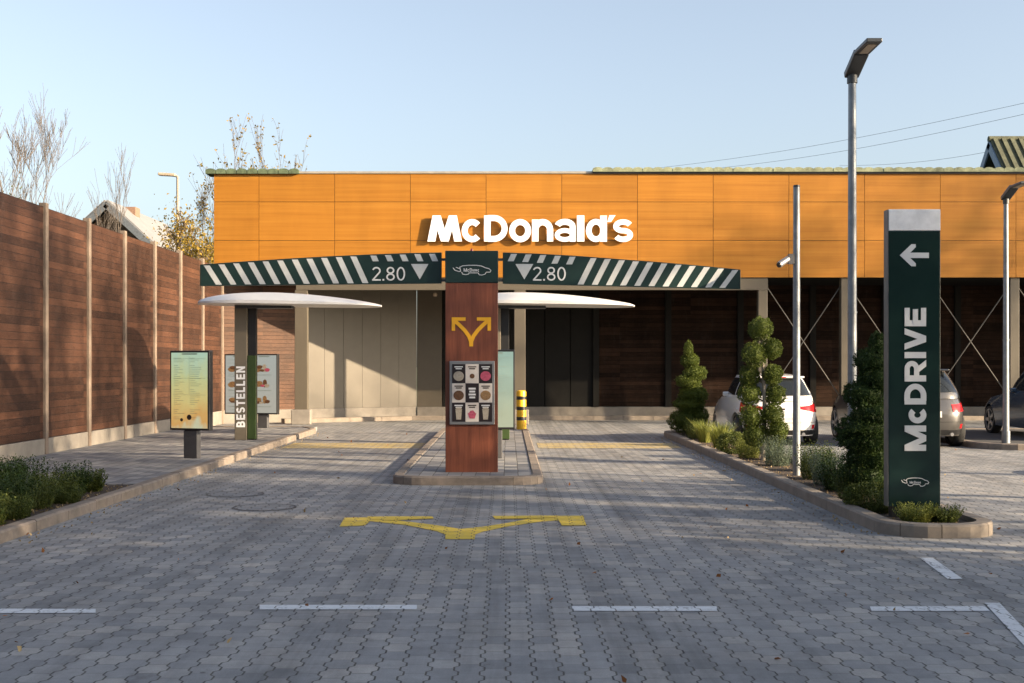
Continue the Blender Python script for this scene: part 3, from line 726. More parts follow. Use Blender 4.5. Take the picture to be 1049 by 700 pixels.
# ------------------------------------------------------------------ order-point canopies (copied)
OD = 25.7; ppm = F/OD
def canopy():
    x0 = (252-CX)/F*OD
    o = thing('order_canopy', 'white lens-shaped canopy on a taupe post with upright lettering, left of the lanes', 'canopy', (x0, OD, KH-.012), 0, 'canopied order posts')
    # blade: lens section, plan wide in y
    mb = MB(); n = 36; m = 9; a, b = (-49/ppm), (139/ppm); dep = .75
    def top(t): return .03 + .23*math.sin(math.pi*t**.75)**.8 if 0 < t < 1 else .03
    rows = []
    zb = 2.83
    for i in range(n+1):
        t = i/n; x = a + (b-a)*t; hw = dep*(1 - abs(2*t-1)**6)**.5 + .05
        drop = -.05*t + .0
        ring = []
        for j in range(m+1):
            s = -1 + 2*j/m; ring.append((x, s*hw, zb + drop + top(t)*(1-abs(s)**3*.75)))
        for j in range(m+1):
            s = 1 - 2*j/m; ring.append((x, s*hw, zb + drop - .012*(1-s*s)))
        rows.append(ring)
    k = len(rows[0]); vs = [v for r_ in rows for v in r_]
    fs = [(i*k+j, (i+1)*k+j, (i+1)*k+(j+1) % k, i*k+(j+1) % k) for i in range(n) for j in range(k)] + [tuple(range(k)), tuple(range(n*k+k-1, n*k-1, -1))]
    mb.add(vs, fs); obj('roof_blade', mb, M['white'], o, smooth=50, fix=True)
    u = lambda px: (px-252)/ppm
    obj('post', MB().box(u(241.5), u(254), -.12, .14, 0, 2.82), M['taupe'], o, bevel=.008)
    obj('rear_post', MB().box(u(254)+.002, u(262.5), -.02, .12, 0, 2.82), M['black'], o, bevel=.006)
    obj('intercom_panel', MB().box(u(254.3), u(263), -.10, -.022, .02, 1.76), M['moss'], o, bevel=.008)
    obj('under_bracket', MB().box(u(243), u(300), -.16, .2, 2.74, 2.80), M['lamp_dark'], o, bevel=.01)
    zt = lambda y: CH-(y-HY)/ppm - (KH-.012)
    capw = 9.0/ppm
    seq = [('B',.68),('E',.6),('S',.66),('T',.62),('E',.6),('L',.56),('L',.56),('E',.6),('N',.7)]
    tot = sum(s[1] for s in seq) + .12*8; sc = (62/ppm)/tot
    lw, _ = word(seq, Vector((u(252.3), -.121, zt(437.5))), Z, -X, -Y, .004, capw, .21, (62/ppm/capw - sum(s[1] for s in seq))/8)
    obj('lettering', lw, M['letter'], o, fix=True)
    return o
cn = canopy()
dup(cn, (cn.location.x + 259/ppm, OD, KH-.012), 'white lens-shaped canopy on a post behind the brown entrance pylon, on the centre island')

# ------------------------------------------------------------------ menu boards
def menu_board(loc, w_, h_, z0, rz, screens, label, postx=0, name='menu_board', thick=.12, grp='lit menu boards on posts'):
    o = thing(name, label, 'menu board', loc, rz, grp)
    obj('case', MB().box(-w_/2, w_/2, 0, thick, z0, z0+h_), M['black'], o, bevel=.012)
    obj('rear_box', MB().box(-w_/2-.03, -w_/2+.25, thick+.002, thick+.1, z0+h_*.35, z0+h_*.65), M['black'], o, bevel=.01)
    obj('post', MB().box(postx-.13, postx+.13, thick*.2, thick*.2+.12, 0, z0-.002), M['darkgrey'], o, bevel=.01)
    n = len(screens)
    for i, (mat, kind) in enumerate(screens):
        a = -w_/2 + .03 + i*(w_-.03)/n; b = -w_/2 + (i+1)*(w_-.03)/n
        s = obj('screen', MB().box(a, b, -.004, -.0005, z0+.035, z0+h_-.035), M[mat], o)
        W = b-a; H = h_-.07; zb = z0+.035
        mb = MB()
        mb.box(a+W*.3, a+W*.72, -.0065, -.0045, zb+H*.975, zb+H*.99)
        if kind == 'list':
            for q in range(34):
                zz = zb + H*(.12 + .83*q/34)
                if rnd.random() < .2: continue
                for (u0, u1) in ((.07, .07+rnd.uniform(.08,.3)), (.52, .52+rnd.uniform(.1,.32))):
                    mb.box(a+W*u0, a+W*min(u1,.94), -.0055, -.0045, zz, zz+.0045)
            for zz in (.44, .66, .92): mb.box(a+W*.05, a+W*.95, -.0056, -.0045, zb+H*zz, zb+H*zz+.003)
            mb.box(a+W*.495, a+W*.50, -.0056, -.0045, zb+H*.45, zb+H*.95)
            d = MB()
            for (u_, v_, r_) in ((.5, .145, .045), (.29, .11, .028)):
                d.add([(a+W*u_ + r_*math.cos(t), -.007, zb+H*v_ + r_*math.sin(t)) for t in [2*math.pi*k/20 for k in range(20)]], [tuple(range(20))])
            if mat == 'screen_y': ob = obj('dots', d, M['ink_dark'], s, fix=True)
        elif kind == 'small':
            for q in range(16): mb.box(a+W*.08, a+W*(.25+rnd.random()*.5), -.0055, -.0045, zb+H*(.05+.058*q), zb+H*(.05+.058*q)+.006)
        if kind in ('food', 'small'):
            for q, v_ in enumerate((.22, .5, .77)):
                d = MB(); k = 16
                for li, (du, dz, r_, hh) in enumerate(((-.18, -.02, .11, .06), (-.14, .03, .085, .045), (.08, .01, .055, .10), (.20, -.03, .07, .045), (-.02,-.05,.06,.03))):
                    d = MB(); e_ = rnd.uniform(-.03, .03)
                    d.add([(a+W*(.45+du+e_) + r_*math.cos(t)*(1+.1*math.sin(3*t)), -.006-.0007*li, zb+H*(v_+e_*.3)+dz + hh*math.sin(t)) for t in [2*math.pi*i_/k for i_ in range(k)]], [tuple(range(k))])
                    obj('picture', d, M[['food1','food2','food2','food1','food4','food3'][(q+li) % 6]], s, fix=True)
                mb.box(a+W*.12, a+W*.8, -.0055, -.0045, zb+H*(v_-.115), zb+H*(v_-.115)+.01)
        obj('print', mb, M['ink'], s)
    return o
p = P(194, 469, 20.5)
menu_board((p.x, 20.5, KH-.012), .76, 1.33, CH-(441-HY)/F*20.5-(KH-.012), R(-19), [('screen_y', 'list')], 'tall yellow-lit menu board on a grey post standing before the timber fence')
p = P(506.5, 469, 20.5)
menu_board((p.x, 20.5, KH-.012), .69, 1.33, CH-(440-HY)/F*20.5-(KH-.012), 0, [('screen_g', 'list')], 'pale green lit menu board on the island, half hidden behind the brown pylon')
p = P(257, 440, 30.6)
menu_board((p.x, 30.6, KH-.012), 1.44, 1.5, CH-(424.5-HY)/F*30.6-(KH-.012), R(-15), [('screen_b', 'small'), ('screen_b', 'food')], 'wide double menu board with food pictures behind the taupe order post', postx=.30)

# bollard
p = P(534, 440, 30.0)
b = thing('bollard', 'round bollard banded yellow and black at the far end of the island', 'bollard', (p.x, 29.9, KH-.012))
obj('tube', MB().lathe((0,0,0), [(.118,0),(.118,.90),(.11,.93),(.07,.95)], 28), M['yellow'], b, smooth=35)
for q in (.22, .47, .72):
    mb = MB(); n = 28
    mb.lathe((0,0,0), [(.1195,q),(.1195,q+.085)], 28); obj('band', mb, M['black'], b, smooth=35)

# ------------------------------------------------------------------ drive-through pylon sign, right
SD = 12.7; sx = lambda x: (x-CX)/F*SD; sz = lambda y: CH-(y-HY)/F*SD
py = thing('pylon_sign', 'dark green glossy pylon sign with pale cap, left arrow and upright white lettering', 'sign', (sx(937), SD, .085))
adopt(py, obj('body', MB().box(sx(910.5), sx(963.5), SD, SD+.14, .2, sz(236.5)), M['pylongreen'], bevel=.006))
adopt(py, obj('plinth', MB().box(sx(914), sx(960), SD+.015, SD+.125, .05, .198), M['black']))
adopt(py, obj('cap', MB().box(sx(910.5), sx(963.5), SD, SD+.14, sz(236.3), sz(214.5)), plain("cap_white", (.86,.85,.84), .45), bevel=.005))
adopt(py, obj('edge_trim', MB().box(sx(910.5)-.010, sx(910.5)-.001, SD+.004, SD+.136, .2, sz(214.8)), plain('trim_grey', (.10,.105,.105), .5, .3)))
am = MB()
def quad(pts, k=0): am.add([(sx(x), SD-.004-.001*k, sz(y)) for x, y in pts], [tuple(range(len(pts)))])
quad([(925,259),(951.5,259),(951.5,264.5),(925,264.5)])
quad([(921.5,261.7),(933.5,250.3),(938,250.3),(938,253.5),(929.5,261.7)], 1); quad([(921.5,261.7),(929.5,261.7),(938,270),(938,273),(933.5,273)], 1)
adopt(py, obj('arrow', am, M['glyph'], fix=True))
capw = (948.5-926.5)/F*SD
seq = [('M',1.18),('c',.80,.80),('D',.98),('R',.98),('I',.32),('V',1.0),('E',.86)]
tot = (462-315.5)/F*SD/capw
lw, _ = word(seq, Vector((sx(948.5), SD-.001, sz(462))), Z, -X, -Y, .006, capw, .285, (tot-sum(s[1] for s in seq))/6, .235)
adopt(py, obj('lettering', lw, M['glyph'], fix=True))
CAR2 = [[(p[0]-483, p[1]-277) for p in s_] for s_ in CAR]
adopt(py, squig(CAR2, .007, M['glyph'], .003, 'car_emblem', lambda x, y: (sx(937 + x*.72), sz(494 + y*.85)), SD))
lw, _ = word([('M',.95),('c',.6,.72),('D',.75),('I',.25,.72),('I',.25,.72),('V',.6,.72),('c',.55,.72)], Vector((sx(931.8), SD-.001, sz(495.5))), X, Z, -Y, .003, .026, .2, .1)
adopt(py, obj('emblem_lettering', lw, M['glyph'], fix=True))

# ------------------------------------------------------------------ lamps, camera mast
def lamp(loc, h, r0, r1, label, head_rz=0, sc=1.0):
    o = thing('street_lamp', label, 'street lamp', loc, 0, 'grey car park lamps')
    obj('pole', MB().tube((0,0,0), (0,0,h), r0, r1, 20).tube((0,0,0), (0,0,.25), r0*1.25, r0*1.25, 20).tube((0,0,h*.42), (0,0,h*.42+.02), r0*1.02, r0*1.02, 20), M['galv'], o, smooth=40)
    # flat luminaire reaching out towards the road: a rising neck, then a level plate
    wd = .095*sc; A = Vector((0, .03, h)); B = Vector((0, -.40*sc, h+.17*sc)); E_ = Vector((0, -.98*sc, h+.185*sc))
    mb = MB(); d = (B-A).normalized(); mb.obox((A+B)/2, X, d, d.cross(X), wd, (B-A).length/2+.02, .045*sc)
    hb = obj('lamp_head', mb, M['lamp_dark'], o, bevel=.015)
    d2 = (E_-B).normalized()
    obj('lens_plate', MB().obox((B+E_)/2, X, d2, d2.cross(X), wd*1.02, (E_-B).length/2, .026*sc), M['lamp_dark'], hb, bevel=.01)
    obj('lens', MB().obox((B+E_)/2 - d2.cross(X)*(-.030*sc if d2.cross(X).z < 0 else .030*sc), X, d2, d2.cross(X), wd*.55, (E_-B).length*.33, .004*sc), M['led'], hb)
    obj('spigot', MB().tube((0,0,h-.12), (0,0,h+.03), r1*1.35, r1*1.35, 14), M['lamp_dark'], o, smooth=40)
    return o
def px_loc(x, D, z): return ((x-CX)/F*D, D, z)
lamp(px_loc(873, 16.0, .085), 1.65+299/F*16.0-.085, .062, .05, 'tall galvanised lamp post rising from the planter beside the spiral tree')
lamp(px_loc(1030.5, 24.6, .10), 1.65+172/F*24.6-.10, .065, .045, 'galvanised lamp post on the kerbed island in front of the blue car', sc=.95)
MD = 17.6
mast = thing('camera_mast', 'slim grey mast carrying a surveillance camera, standing in the planter', 'mast', px_loc(816, MD, .085))
hm = 1.65+183/F*MD-.085
obj('pole', MB().tube((0,0,0), (0,0,hm), .055, .046, 18), M['galv'], mast, smooth=40)
obj('cap', MB().tube((0,0,hm), (0,0,hm+.03), .05, .045, 18), M['black'], mast, smooth=40)
zc_ = 1.65+108/F*MD-.085
br = obj('bracket', MB().box(-.12, -.04, -.05, .05, zc_-.05, zc_+.09).tube((-.12,0,zc_), (-.19,-.02,zc_), .025, n=8), M['darkgrey'], mast)
obj('camera_body', MB().tube((-.13,-.03,zc_+.02), (-.27,-.10,zc_-.07), .042, .045, 12), M['alu'], mast, smooth=40)
obj('camera_lens', MB().tube((-.27,-.10,zc_-.07), (-.285,-.11,zc_-.08), .04, .035, 12), M['black'], mast, smooth=40)

# ------------------------------------------------------------------ timber fence on the left
FX = -8.1
fn = thing('timber_fence', 'tall dark brown plank fence with concrete posts on a concrete footing along the left side', 'fence', (FX, 10, 0))
posts = [30.4 + 2.22*k for k in range(-9, 3)]
for i, y in enumerate(posts):
    adopt(fn, obj('post', MB().box(FX-.08, FX+.05, y-.065, y+.065, .0, 4.50), M['post_conc'], bevel=.012))
    if i < len(posts)-1:
        y2 = posts[i+1]
        tz_ = 4.44 + rnd.uniform(-.02, .02)
        adopt(fn, obj('plank_panel', MB().box(FX-.05, FX, y+.067, y2-.067, .385, tz_), M['fence_wood']))
        adopt(fn, obj('footing', MB().box(FX-.09, FX+.03, y+.067, y2-.067, 0, .38), M['base_conc'], bevel=.01))

# ------------------------------------------------------------------ foliage
def leaf_cloud(mb, centre, rad, n, size, rng, shell=.55, flat=1.0, up=.0):
    c = Vector(centre)
    for _ in range(n):
        while True:
            q = Vector((rng.uniform(-1,1), rng.uniform(-1,1), rng.uniform(-1,1)))
            if .05 < q.length < 1: break
        r = rng.random()**(1/3); r = shell + (1-shell)*r; q = q.normalized()
        bump = 1 + .22*noise.noise(q*2.7 + c*3) + .14*noise.noise(q*7 + c*5) + (rng.random()*.16 if rng.random() < .07 else 0)
        p = c + Vector((q.x*rad[0], q.y*rad[1], q.z*rad[2]))*r*bump
        d = (q + Vector((rng.gauss(0,.6), rng.gauss(0,.6), rng.gauss(0,.6)+up))).normalized(); s = d.orthogonal().normalized()
        s = (Matrix.Rotation(rng.uniform(0, 6.28), 3, d) @ s)
        l = size*rng.uniform(.6, 1.4)
        a = p - d*l*.3; b_ = p + d*l*.7; m_ = p + s*l*.28; m2 = p - s*l*.28
        mb.add([a, m_, b_, m2], [(0,1,2,3)])
    return mb
def core(mb, c, rad, k=.74, n=12, m_=8):
    c = Vector(c); vs = []
    for j in range(m_+1):
        for i in range(n):
            a, b_ = 2*math.pi*i/n, math.pi*(j/m_-.5); q = Vector((math.cos(a)*math.cos(b_), math.sin(a)*math.cos(b_), math.sin(b_)))
            vs.append(c + Vector((q.x*rad[0], q.y*rad[1], q.z*rad[2]))*k*(1+.15*noise.noise(q*2.7+c*3)))
    return mb.add(vs, [(j*n+i, j*n+(i+1) % n, (j+1)*n+(i+1) % n, (j+1)*n+i) for j in range(m_) for i in range(n)])
def blades(mb, c, n, h, spread, rng, wd=.012):
    for _ in range(n):
        a = rng.uniform(0, 6.28); r = spread*.35*rng.random(); p = Vector((c[0]+math.cos(a)*r, c[1]+math.sin(a)*r, c[2]))
        t = Vector((math.cos(a), math.sin(a), 0)); L = h*rng.uniform(.5, 1.1); lean = spread*rng.uniform(.2, 1)
        s = Vector((-t.y, t.x, 0))*wd
        q = p + t*lean*.4 + Z*L*.65; e = p + t*lean + Z*L*rng.uniform(.8, 1)
        mb.add([p-s, p+s, q+s*.8, q-s*.8, e], [(0,1,2,3), (3,2,4)])
    return mb
def sprigs(mb, c, n, h, spread, rng, size=.03, per=16):
    """upright leafy shoots"""
    for _ in range(n):
        a = rng.uniform(0, 6.28); r = spread*rng.random()**.5*.55
        p = Vector((c[0]+math.cos(a)*r, c[1]+math.sin(a)*r, c[2])); L = h*rng.uniform(.55, 1.08)
        tip = p + Vector((math.cos(a)*spread*.5*rng.random(), math.sin(a)*spread*.5*rng.random(), L))
        for k in range(per):
            t = (k+.5)/per; q = p.lerp(tip, t); b = rng.uniform(0, 6.28)
            d = Vector((math.cos(b), math.sin(b), rng.uniform(.2, 1.2))).normalized(); s = d.cross(Z).normalized()*size*.22
            l = size*rng.uniform(.8, 1.5)*(1.15-.5*t)
            mb.add([q, q+d*l*.5+s, q+d*l, q+d*l*.5-s], [(0,1,2,3)])
    return mb
# spiral trees
def spiral_tree(loc, h, r, turns, label, seed, mat, lobes):
    rng = random.Random(seed); o = thing('topiary_tree', label, 'topiary', loc, 0, 'clipped topiary in the planter')
    obj('trunk', MB().tube((0,0,0), (.0,0,h*.92), .035, .012, 8), M['bark'], o, smooth=50)
    mb = MB()
    for (dx, z, rr_, hh) in lobes:
        core(mb, (dx, 0, z), (rr_, rr_, hh)); leaf_cloud(mb, (dx, rng.uniform(-.05,.05), z), (rr_, rr_, hh), int(9000*rr_*hh/.09)+600, .024, rng, .72)
    obj('crown', mb, mat, o); return o
D1 = 28.0; k = F/D1
spiral_tree(px_loc(707, D1, .085), 2.0, .38, 4, 'small clipped spiral tree at the far end of the planter', 3, L_TOP,
            [((705-707)/k,1.93,.10,.20), ((707-707)/k,1.68,.20,.18), ((712-707)/k,1.40,.26,.17), ((705-707)/k,1.22,.28,.16), ((710-707)/k,.92,.33,.22), ((706-707)/k,.70,.35,.18), ((702-707)/k,.32,.38,.27), ((713-707)/k,.42,.28,.24)])
D2 = 14.3; k = F/D2
spiral_tree(px_loc(893, D2, .085), 1.85, .3, 5, 'tall dark spiral-clipped conifer directly left of the green pylon sign', 5, L_DARK,
            [((899-893)/k,1.80,.09,.16), ((893-893)/k,1.62,.19,.15), ((899-893)/k,1.42,.22,.14), ((887-893)/k,1.24,.24,.16), ((896-893)/k,1.04,.28,.15), ((886-893)/k,.84,.31,.17), ((886-893)/k,.70,.30,.14), ((896-893)/k,.50,.31,.18), ((887-893)/k,.28,.30,.20)])
D3 = 20.4; k = F/D3
pom = thing('topiary_tree', 'clipped pompom tree with a pale bare stem in front of the white car', 'topiary', px_loc(782, D3, .085), 0, 'clipped topiary in the planter')
obj('trunk', MB().tube((0,0,0), (.02,0,1.0), .045, .035, 10).tube((.02,0,1.0), (-.03,0,2.05), .035, .02, 10), M['barkpale'], pom, smooth=50)
rng = random.Random(11)
for (a, b_, r) in ((779,337,12),(772,363,13),(789.5,357.5,10.5),(769,385.5,10.5),(791,384,10.5),(769,404,11.5),(794,405,11),(769,427,12.5),(790,424,11),(795,440,11),(773,445,12)):
    q = P(a, b_, D3); rr_ = r/k; dy = rng.uniform(-.1, .1); mb = MB()
    c = (q.x-pom.location.x, dy, q.z-.085)
    core(mb, c, (rr_, rr_, rr_)); leaf_cloud(mb, c, (rr_*1.0, rr_*1.05, rr_), 3600, .022, rng, .74)
    obj('pompom', mb, L_TOP, pom)
    obj('branch', MB().tube((.01,0,c[2]-.12), c, .016, .01, 6), M['bark'], pom)
# shrubs
def shrub(name, label, cat, loc, kind, h, sp, mat, seed, group):
    rng = random.Random(seed); mb = MB(); n = int(60 + 500*sp)
    if kind == 'grass': blades(mb, (0,0,0), int(260*sp/.3), h, sp, rng, .007)
    elif kind == 'sprig': sprigs(mb, (0,0,0), int(170*sp/.3), h, sp, rng, .042, 16)
    elif kind == 'fine': sprigs(mb, (0,0,0), int(260*sp/.3), h, sp, rng, .026, 18)
    else: leaf_cloud(mb, (0,0,h*.45), (sp, sp, h*.52), int(5500*sp/.3), .028, rng, .55, up=.5)
    o = obj(name, mb, mat); o.location = loc; return tag(o, label, cat, group)
PG = 'low plants in the right-hand planter'
plants = [ # px x, D, kind, h, spread, mat, label
 (713, 26.5,'fine',.42,.32,L_BRIGHT,'pale green plant just right of the small spiral tree'),
 (722, 25.2,'grass',.50,.36,L_BRIGHT,'tuft of bright yellow-green grass, the farther of the two sunlit tufts'),
 (738, 23.6,'grass',.52,.38,L_BRIGHT,'broad tuft of bright yellow-green grass in front of the white car'),
 (752, 22.0,'ball',.40,.30,L_MID,'round green cushion between the bright grass and the pompom tree'),
 (767, 20.9,'fine',.40,.30,L_BRIGHT,'bright leafy shrub at the foot of the pompom tree'),
 (797, 19.3,'fine',.46,.34,L_SAGE,'silver-grey cushion of lavender just left of the camera mast'),
 (790, 20.5,'sprig',.45,.28,L_MID,'dark leafy sprigs under the pompom tree'),
 (822, 18.3,'fine',.36,.25,L_SAGE,'small grey-green cushion behind the camera mast'),
 (836, 17.0,'sprig',.52,.34,L_MID,'spreading shrub right of the camera mast'),
 (847, 16.2,'fine',.50,.32,L_SAGE,'grey-green bush left of the tall lamp post'),
 (860, 15.4,'sprig',.50,.34,L_DARK,'dark green bush at the foot of the tall lamp post'),
 (872, 14.3,'fine',.42,.28,L_MID,'feathery green bush at the left foot of the spiral conifer'),
 (890, 13.5,'ball',.30,.26,L_MID,'low green cushion in front of the spiral conifer'),
 (905, 13.1,'fine',.26,.20,L_MID,'low sprigs beside the left foot of the pylon sign'),
 (938, 12.30,'fine',.19,.24,L_BRIGHT,'sunny clump in front of the pylon sign, left of the two there'),
 (966, 12.35,'fine',.17,.24,L_MID,'green clump in front of the pylon sign, right of the two there'),
 (893, 15.6,'ball',.34,.28,L_DARK,'dark cushion hidden behind the spiral conifer'),
 (742, 25.4,'sprig',.40,.26,L_SAGE,'sage plant at the back edge beside the white car'),
 (775, 22.3,'fine',.36,.26,L_SAGE,'sage cushion on the car side of the pompom tree'),
 (845, 18.3,'fine',.34,.24,L_MID,'green tuft on the car park side behind the mast')]
for i, (px, D, kind, h, sp, mat, lab) in enumerate(plants):
    shrub('shrub', lab, 'shrub', px_loc(px, D, .08), kind, h, sp, mat, 100+i, PG)
LG = 'bushes in the left bed'
lb = [(4,12.9,'sprig',.60,.42,L_DARK,'dark bush at the left edge of the photo'),(-30,13.8,'ball',.55,.45,L_DARK,'dark round bush cut off by the left edge'),
      (26,14.3,'sprig',.66,.34,L_DARK,'upright dark bush behind the others beside the fence'),(34,13.5,'fine',.48,.36,L_MID,'mid green bush second from the left edge'),
      (55,14.2,'sprig',.46,.36,L_MID,'yellowish green bush in the middle of the left bed'),(74,15.0,'sprig',.52,.28,L_DARK,'taller dark bush near the end of the left bed'),
      (92,15.3,'sprig',.36,.26,L_MID,'last small bush beside the grey walk paving'),(70,14.0,'fine',.30,.25,L_MID,'low bush at the kerb near the end of the left bed'),
      (20,12.6,'fine',.35,.3,L_MID,'low bush at the kerb near the left edge'),(-20,12.0,'sprig',.45,.4,L_MID,'low bush at the kerb partly outside the photo'),
      (10,16.2,'sprig',.5,.35,L_DARK,'rear bush against the fence footing')]
for i, (px, D, kind, h, sp, mat, lab) in enumerate(lb):
    q = px_loc(px, D, .08); q = (min(q[0], LX-.13-sp*.8), q[1], q[2])
    shrub('shrub', lab, 'shrub', q, kind, h*.74, sp, mat, 200+i, LG)
rng = random.Random(5); mb = MB()
for _ in range(2600):
    x, y = rng.uniform(-8, LX-.15), rng.uniform(9, 16)
    leaf_cloud(mb, (x, y, .095), (.02,.02,.008), 1, .035, rng)
for _ in range(1500):
    x, y = rng.uniform(PX0+.2, PX1-.2), rng.uniform(12, 29)
    leaf_cloud(mb, (x, y, .09), (.02,.02,.008), 1, .03, rng)
stuff(obj('leaf_litter', mb, L_DRY))
mb = MB(); mb2 = MB(); rng = random.Random(31)
for _ in range(130):
    y = 5.5 + 26*rng.random()**1.3; x = rng.uniform(-.42*y, .42*y)
    if x < LX: continue
    leaf_cloud(mb if rng.random() < .6 else mb2, (x, y, .012), (.015,.015,.004), 1, .035 + .02*rng.random(), rng)
for _ in range(220):
    x = LX + .05 + abs(rng.gauss(0, .12)); y = rng.uniform(9, 30); leaf_cloud(mb2, (x, y, .010), (.012,.012,.004), 1, .03, rng)
    x = PX0 - .05 - abs(rng.gauss(0, .12)); leaf_cloud(mb2, (x, rng.uniform(12, 28), .010), (.012,.012,.004), 1, .03, rng)
stuff(obj('fallen_leaves', mb, L_ORANGE)); stuff(obj('fallen_leaves', mb2, L_DRY))

# trees with real branches
def tree(loc, h, seed, label, r0=.12, levels=4, leaves=0, lmat=None, lsize=.08, spread=.6, group=None, trunk_frac=.25, bark=None, kids=(4,6), cat='tree', name='tree', upb=.55, lrad=.25, tw=.010):
    rng = random.Random(seed); o = thing(name, label, cat, loc, 0, group)
    tmb, bmb, lmb = MB(), MB(), MB(); tips = []
    def grow(p, d, L, r, lev):
        segs = 4 if lev < 2 else 3; q = p; tgt = tmb if lev == 0 else bmb; pts = [(p, r)]
        for i in range(segs):
            d = (d + Vector((rng.gauss(0,.10), rng.gauss(0,.10), rng.gauss(0,.06)+.05))).normalized()
            q2 = q + d*(L/segs); ra = max(tw, r*(1-.7*i/segs)); rb = max(tw, r*(1-.7*(i+1)/segs))
            tgt.tube(q, q2, ra, rb, 7 if lev == 0 else (5 if lev == 1 else 3), False); q = q2; pts.append((q, rb))
        if lev < levels:
            for _ in range(rng.randint(*kids)):
                t = rng.uniform(trunk_frac if lev == 0 else .2, 1.0); i = min(segs-1, int(t*segs)); f = t*segs-i
                s = pts[i][0].lerp(pts[i+1][0], f); rr_ = pts[i][1]*.62
                a = rng.uniform(0, 6.28); side = Vector((math.cos(a), math.sin(a), 0))
                nd = (d*upb + side*spread + Z*upb*rng.uniform(.4, 1.0)).normalized()
                grow(s, nd, L*rng.uniform(.45, .68), rr_, lev+1)
        else: tips.append(q); tips.append(p.lerp(q, .5))
    grow(Vector((0,0,0)), Z.copy(), h*.62, r0, 0)
    obj('trunk', tmb, bark or M['bark'], o, smooth=60)
    obj('limbs', bmb, bark or M['bark'], o, smooth=60)
    if leaves:
        for _ in range(leaves):
            t = rng.choice(tips); leaf_cloud(lmb, t + Vector((rng.gauss(0,lrad*.5),)*1 + (rng.gauss(0,lrad*.5), rng.gauss(0,lrad*.4))), (.05,.05,.05), 1, lsize, rng)
        obj('crown', lmb, lmat, o)
    return o
BG = 'trees beyond the fence'
PB = plain("twig_grey", (.12,.10,.085), .9)
tree(px_loc(8, 36, 0), 8.3, 21, 'tall bare tree above the fence at the left edge of the photo', .10, 4, 0, None, .10, .42, BG, .2, PB, (5,6), upb=.8, tw=.005)
tree(px_loc(-25, 38, 0), 9.3, 22, 'bare tree cut off by the left edge of the photo', .12, 4, 0, None, .1, .45, BG, .2, PB, (5,6), upb=.8, tw=.005)
tree(px_loc(42, 40, 0), 7.4, 27, 'bare shrub-like tree with a few green leaves above the second fence panel', .08, 4, 700, L_MID, .08, .42, BG, .2, PB, (5,6), upb=.8, tw=.005)
tree(px_loc(101, 44, 0), 8.3, 23, 'thin bare tree in front of the grey gabled house', .07, 4, 0, None, .1, .40, BG, .15, PB, (4,5), upb=.9, tw=.005)
tree(px_loc(186, 43, 0), 6.4, 24, 'bushy autumn tree with yellow-green leaves beside the left end of the facade', .12, 4, 9000, L_AUT, .11, .62, BG, .1, None, (5,6), upb=.6, lrad=.6)
tree(px_loc(206, 45, 0), 6.6, 29, 'second autumn tree partly hidden by the left end of the facade', .12, 4, 7000, L_AUT, .11, .6, BG, .1, None, (5,6), upb=.6, lrad=.6)
tree(px_loc(240, 46, 0), 9.2, 25, 'nearly leafless tree whose twigs rise above the facade left end', .08, 4, 1100, L_AUT, .12, .45, BG, .35, PB, (4,6), upb=.9, lrad=.06, tw=.005)
tree(px_loc(277, 47, 0), 9.0, 26, 'thin tree behind the roof with a few yellow leaves', .06, 4, 1300, L_AUT, .12, .35, BG, .4, PB, (4,5), upb=1.0, lrad=.06, tw=.005)

# ------------------------------------------------------------------ houses behind
HD = 60.0; q = P(110, 207, HD)
hs = thing('house', 'gabled house with grey roof and small chimney beyond the fence', 'house', (q.x, HD, 0), 0)
zr = q.z; hw = 4.6; ev = zr-4.2
obj('wall', MB().vprism([(-hw+.4,0),(hw-.4,0),(hw-.4,ev+.1),(0,zr-.35),(-hw+.4,ev+.1)], 0.3, 9.6), M['brown_gable'], hs, fix=True)
for s in (-1, 1):
    d = Vector((s*hw, 0, ev-zr)); nn = Vector((-d.z, 0, d.x))*(1 if s > 0 else -1); nn.normalize()
    mb = MB().obox(Vector((0,4.9,zr)) + d/2 + nn*.02, d, Y, nn, d.length/2, 5.1, .09)
    rf = obj('roof', mb, M['roofgrey'], hs)
    obj('verge_board', MB().obox(Vector((0,-.22,zr-.1)) + d/2 - nn*.05, d, Y, nn, d.length/2, .02, .16), M['galv'], hs)
cq = P(131, 207, HD+3)
obj('chimney', MB().box(cq.x-q.x-.6, cq.x-q.x+.5, 2.6, 3.4, zr-2, zr+.1), M['chim'], hs)
# house with mossy tiled roof, right
HD2 = 45.0; q = P(1014, 144, HD2)
h2 = thing('house', 'roof gable with mossy ribbed tiles rising behind the right end of the facade', 'house', (q.x, HD2, 0), 0)
zr = q.z; hs_ = 3.4; ev = zr-3.6
obj('wall', MB().xprism([(-hs_+.4,0),(hs_-.4,0),(hs_-.4,ev+.3),(0,zr-.25),(-hs_+.4,ev+.3)], .55, 12), M['bluegrey'], h2, fix=True)
for s in (-1, 1):
    d = Vector((0, s*hs_, ev-zr)); nn = Vector((0, -d.z*s, d.y*s)); nn.normalize()
    rf = obj('roof', MB().obox(Vector((6.2,0,zr)) + d/2, d, X, nn, d.length/2, 6.2, .06), M['roof_tile2'], h2)
    obj('verge_board', MB().obox(Vector((-.03,0,zr-.06)) + d/2 - nn*.1, d, X, nn, d.length/2, .03, .13), M['bluegrey'], h2)
    if s < 0:
        mb = MB()
        for i in range(40): mb.obox(Vector((.15+i*.31,0,zr)) + d/2 + nn*.08, d, X, nn, d.length/2, .075, .05)
        obj('tile_ribs', mb, M['roof_tile2'], rf)
obj('ridge', MB().tube((-.05,0,zr+.04), (12.4,0,zr+.04), .12, n=8), M['roof_tile2'], h2)
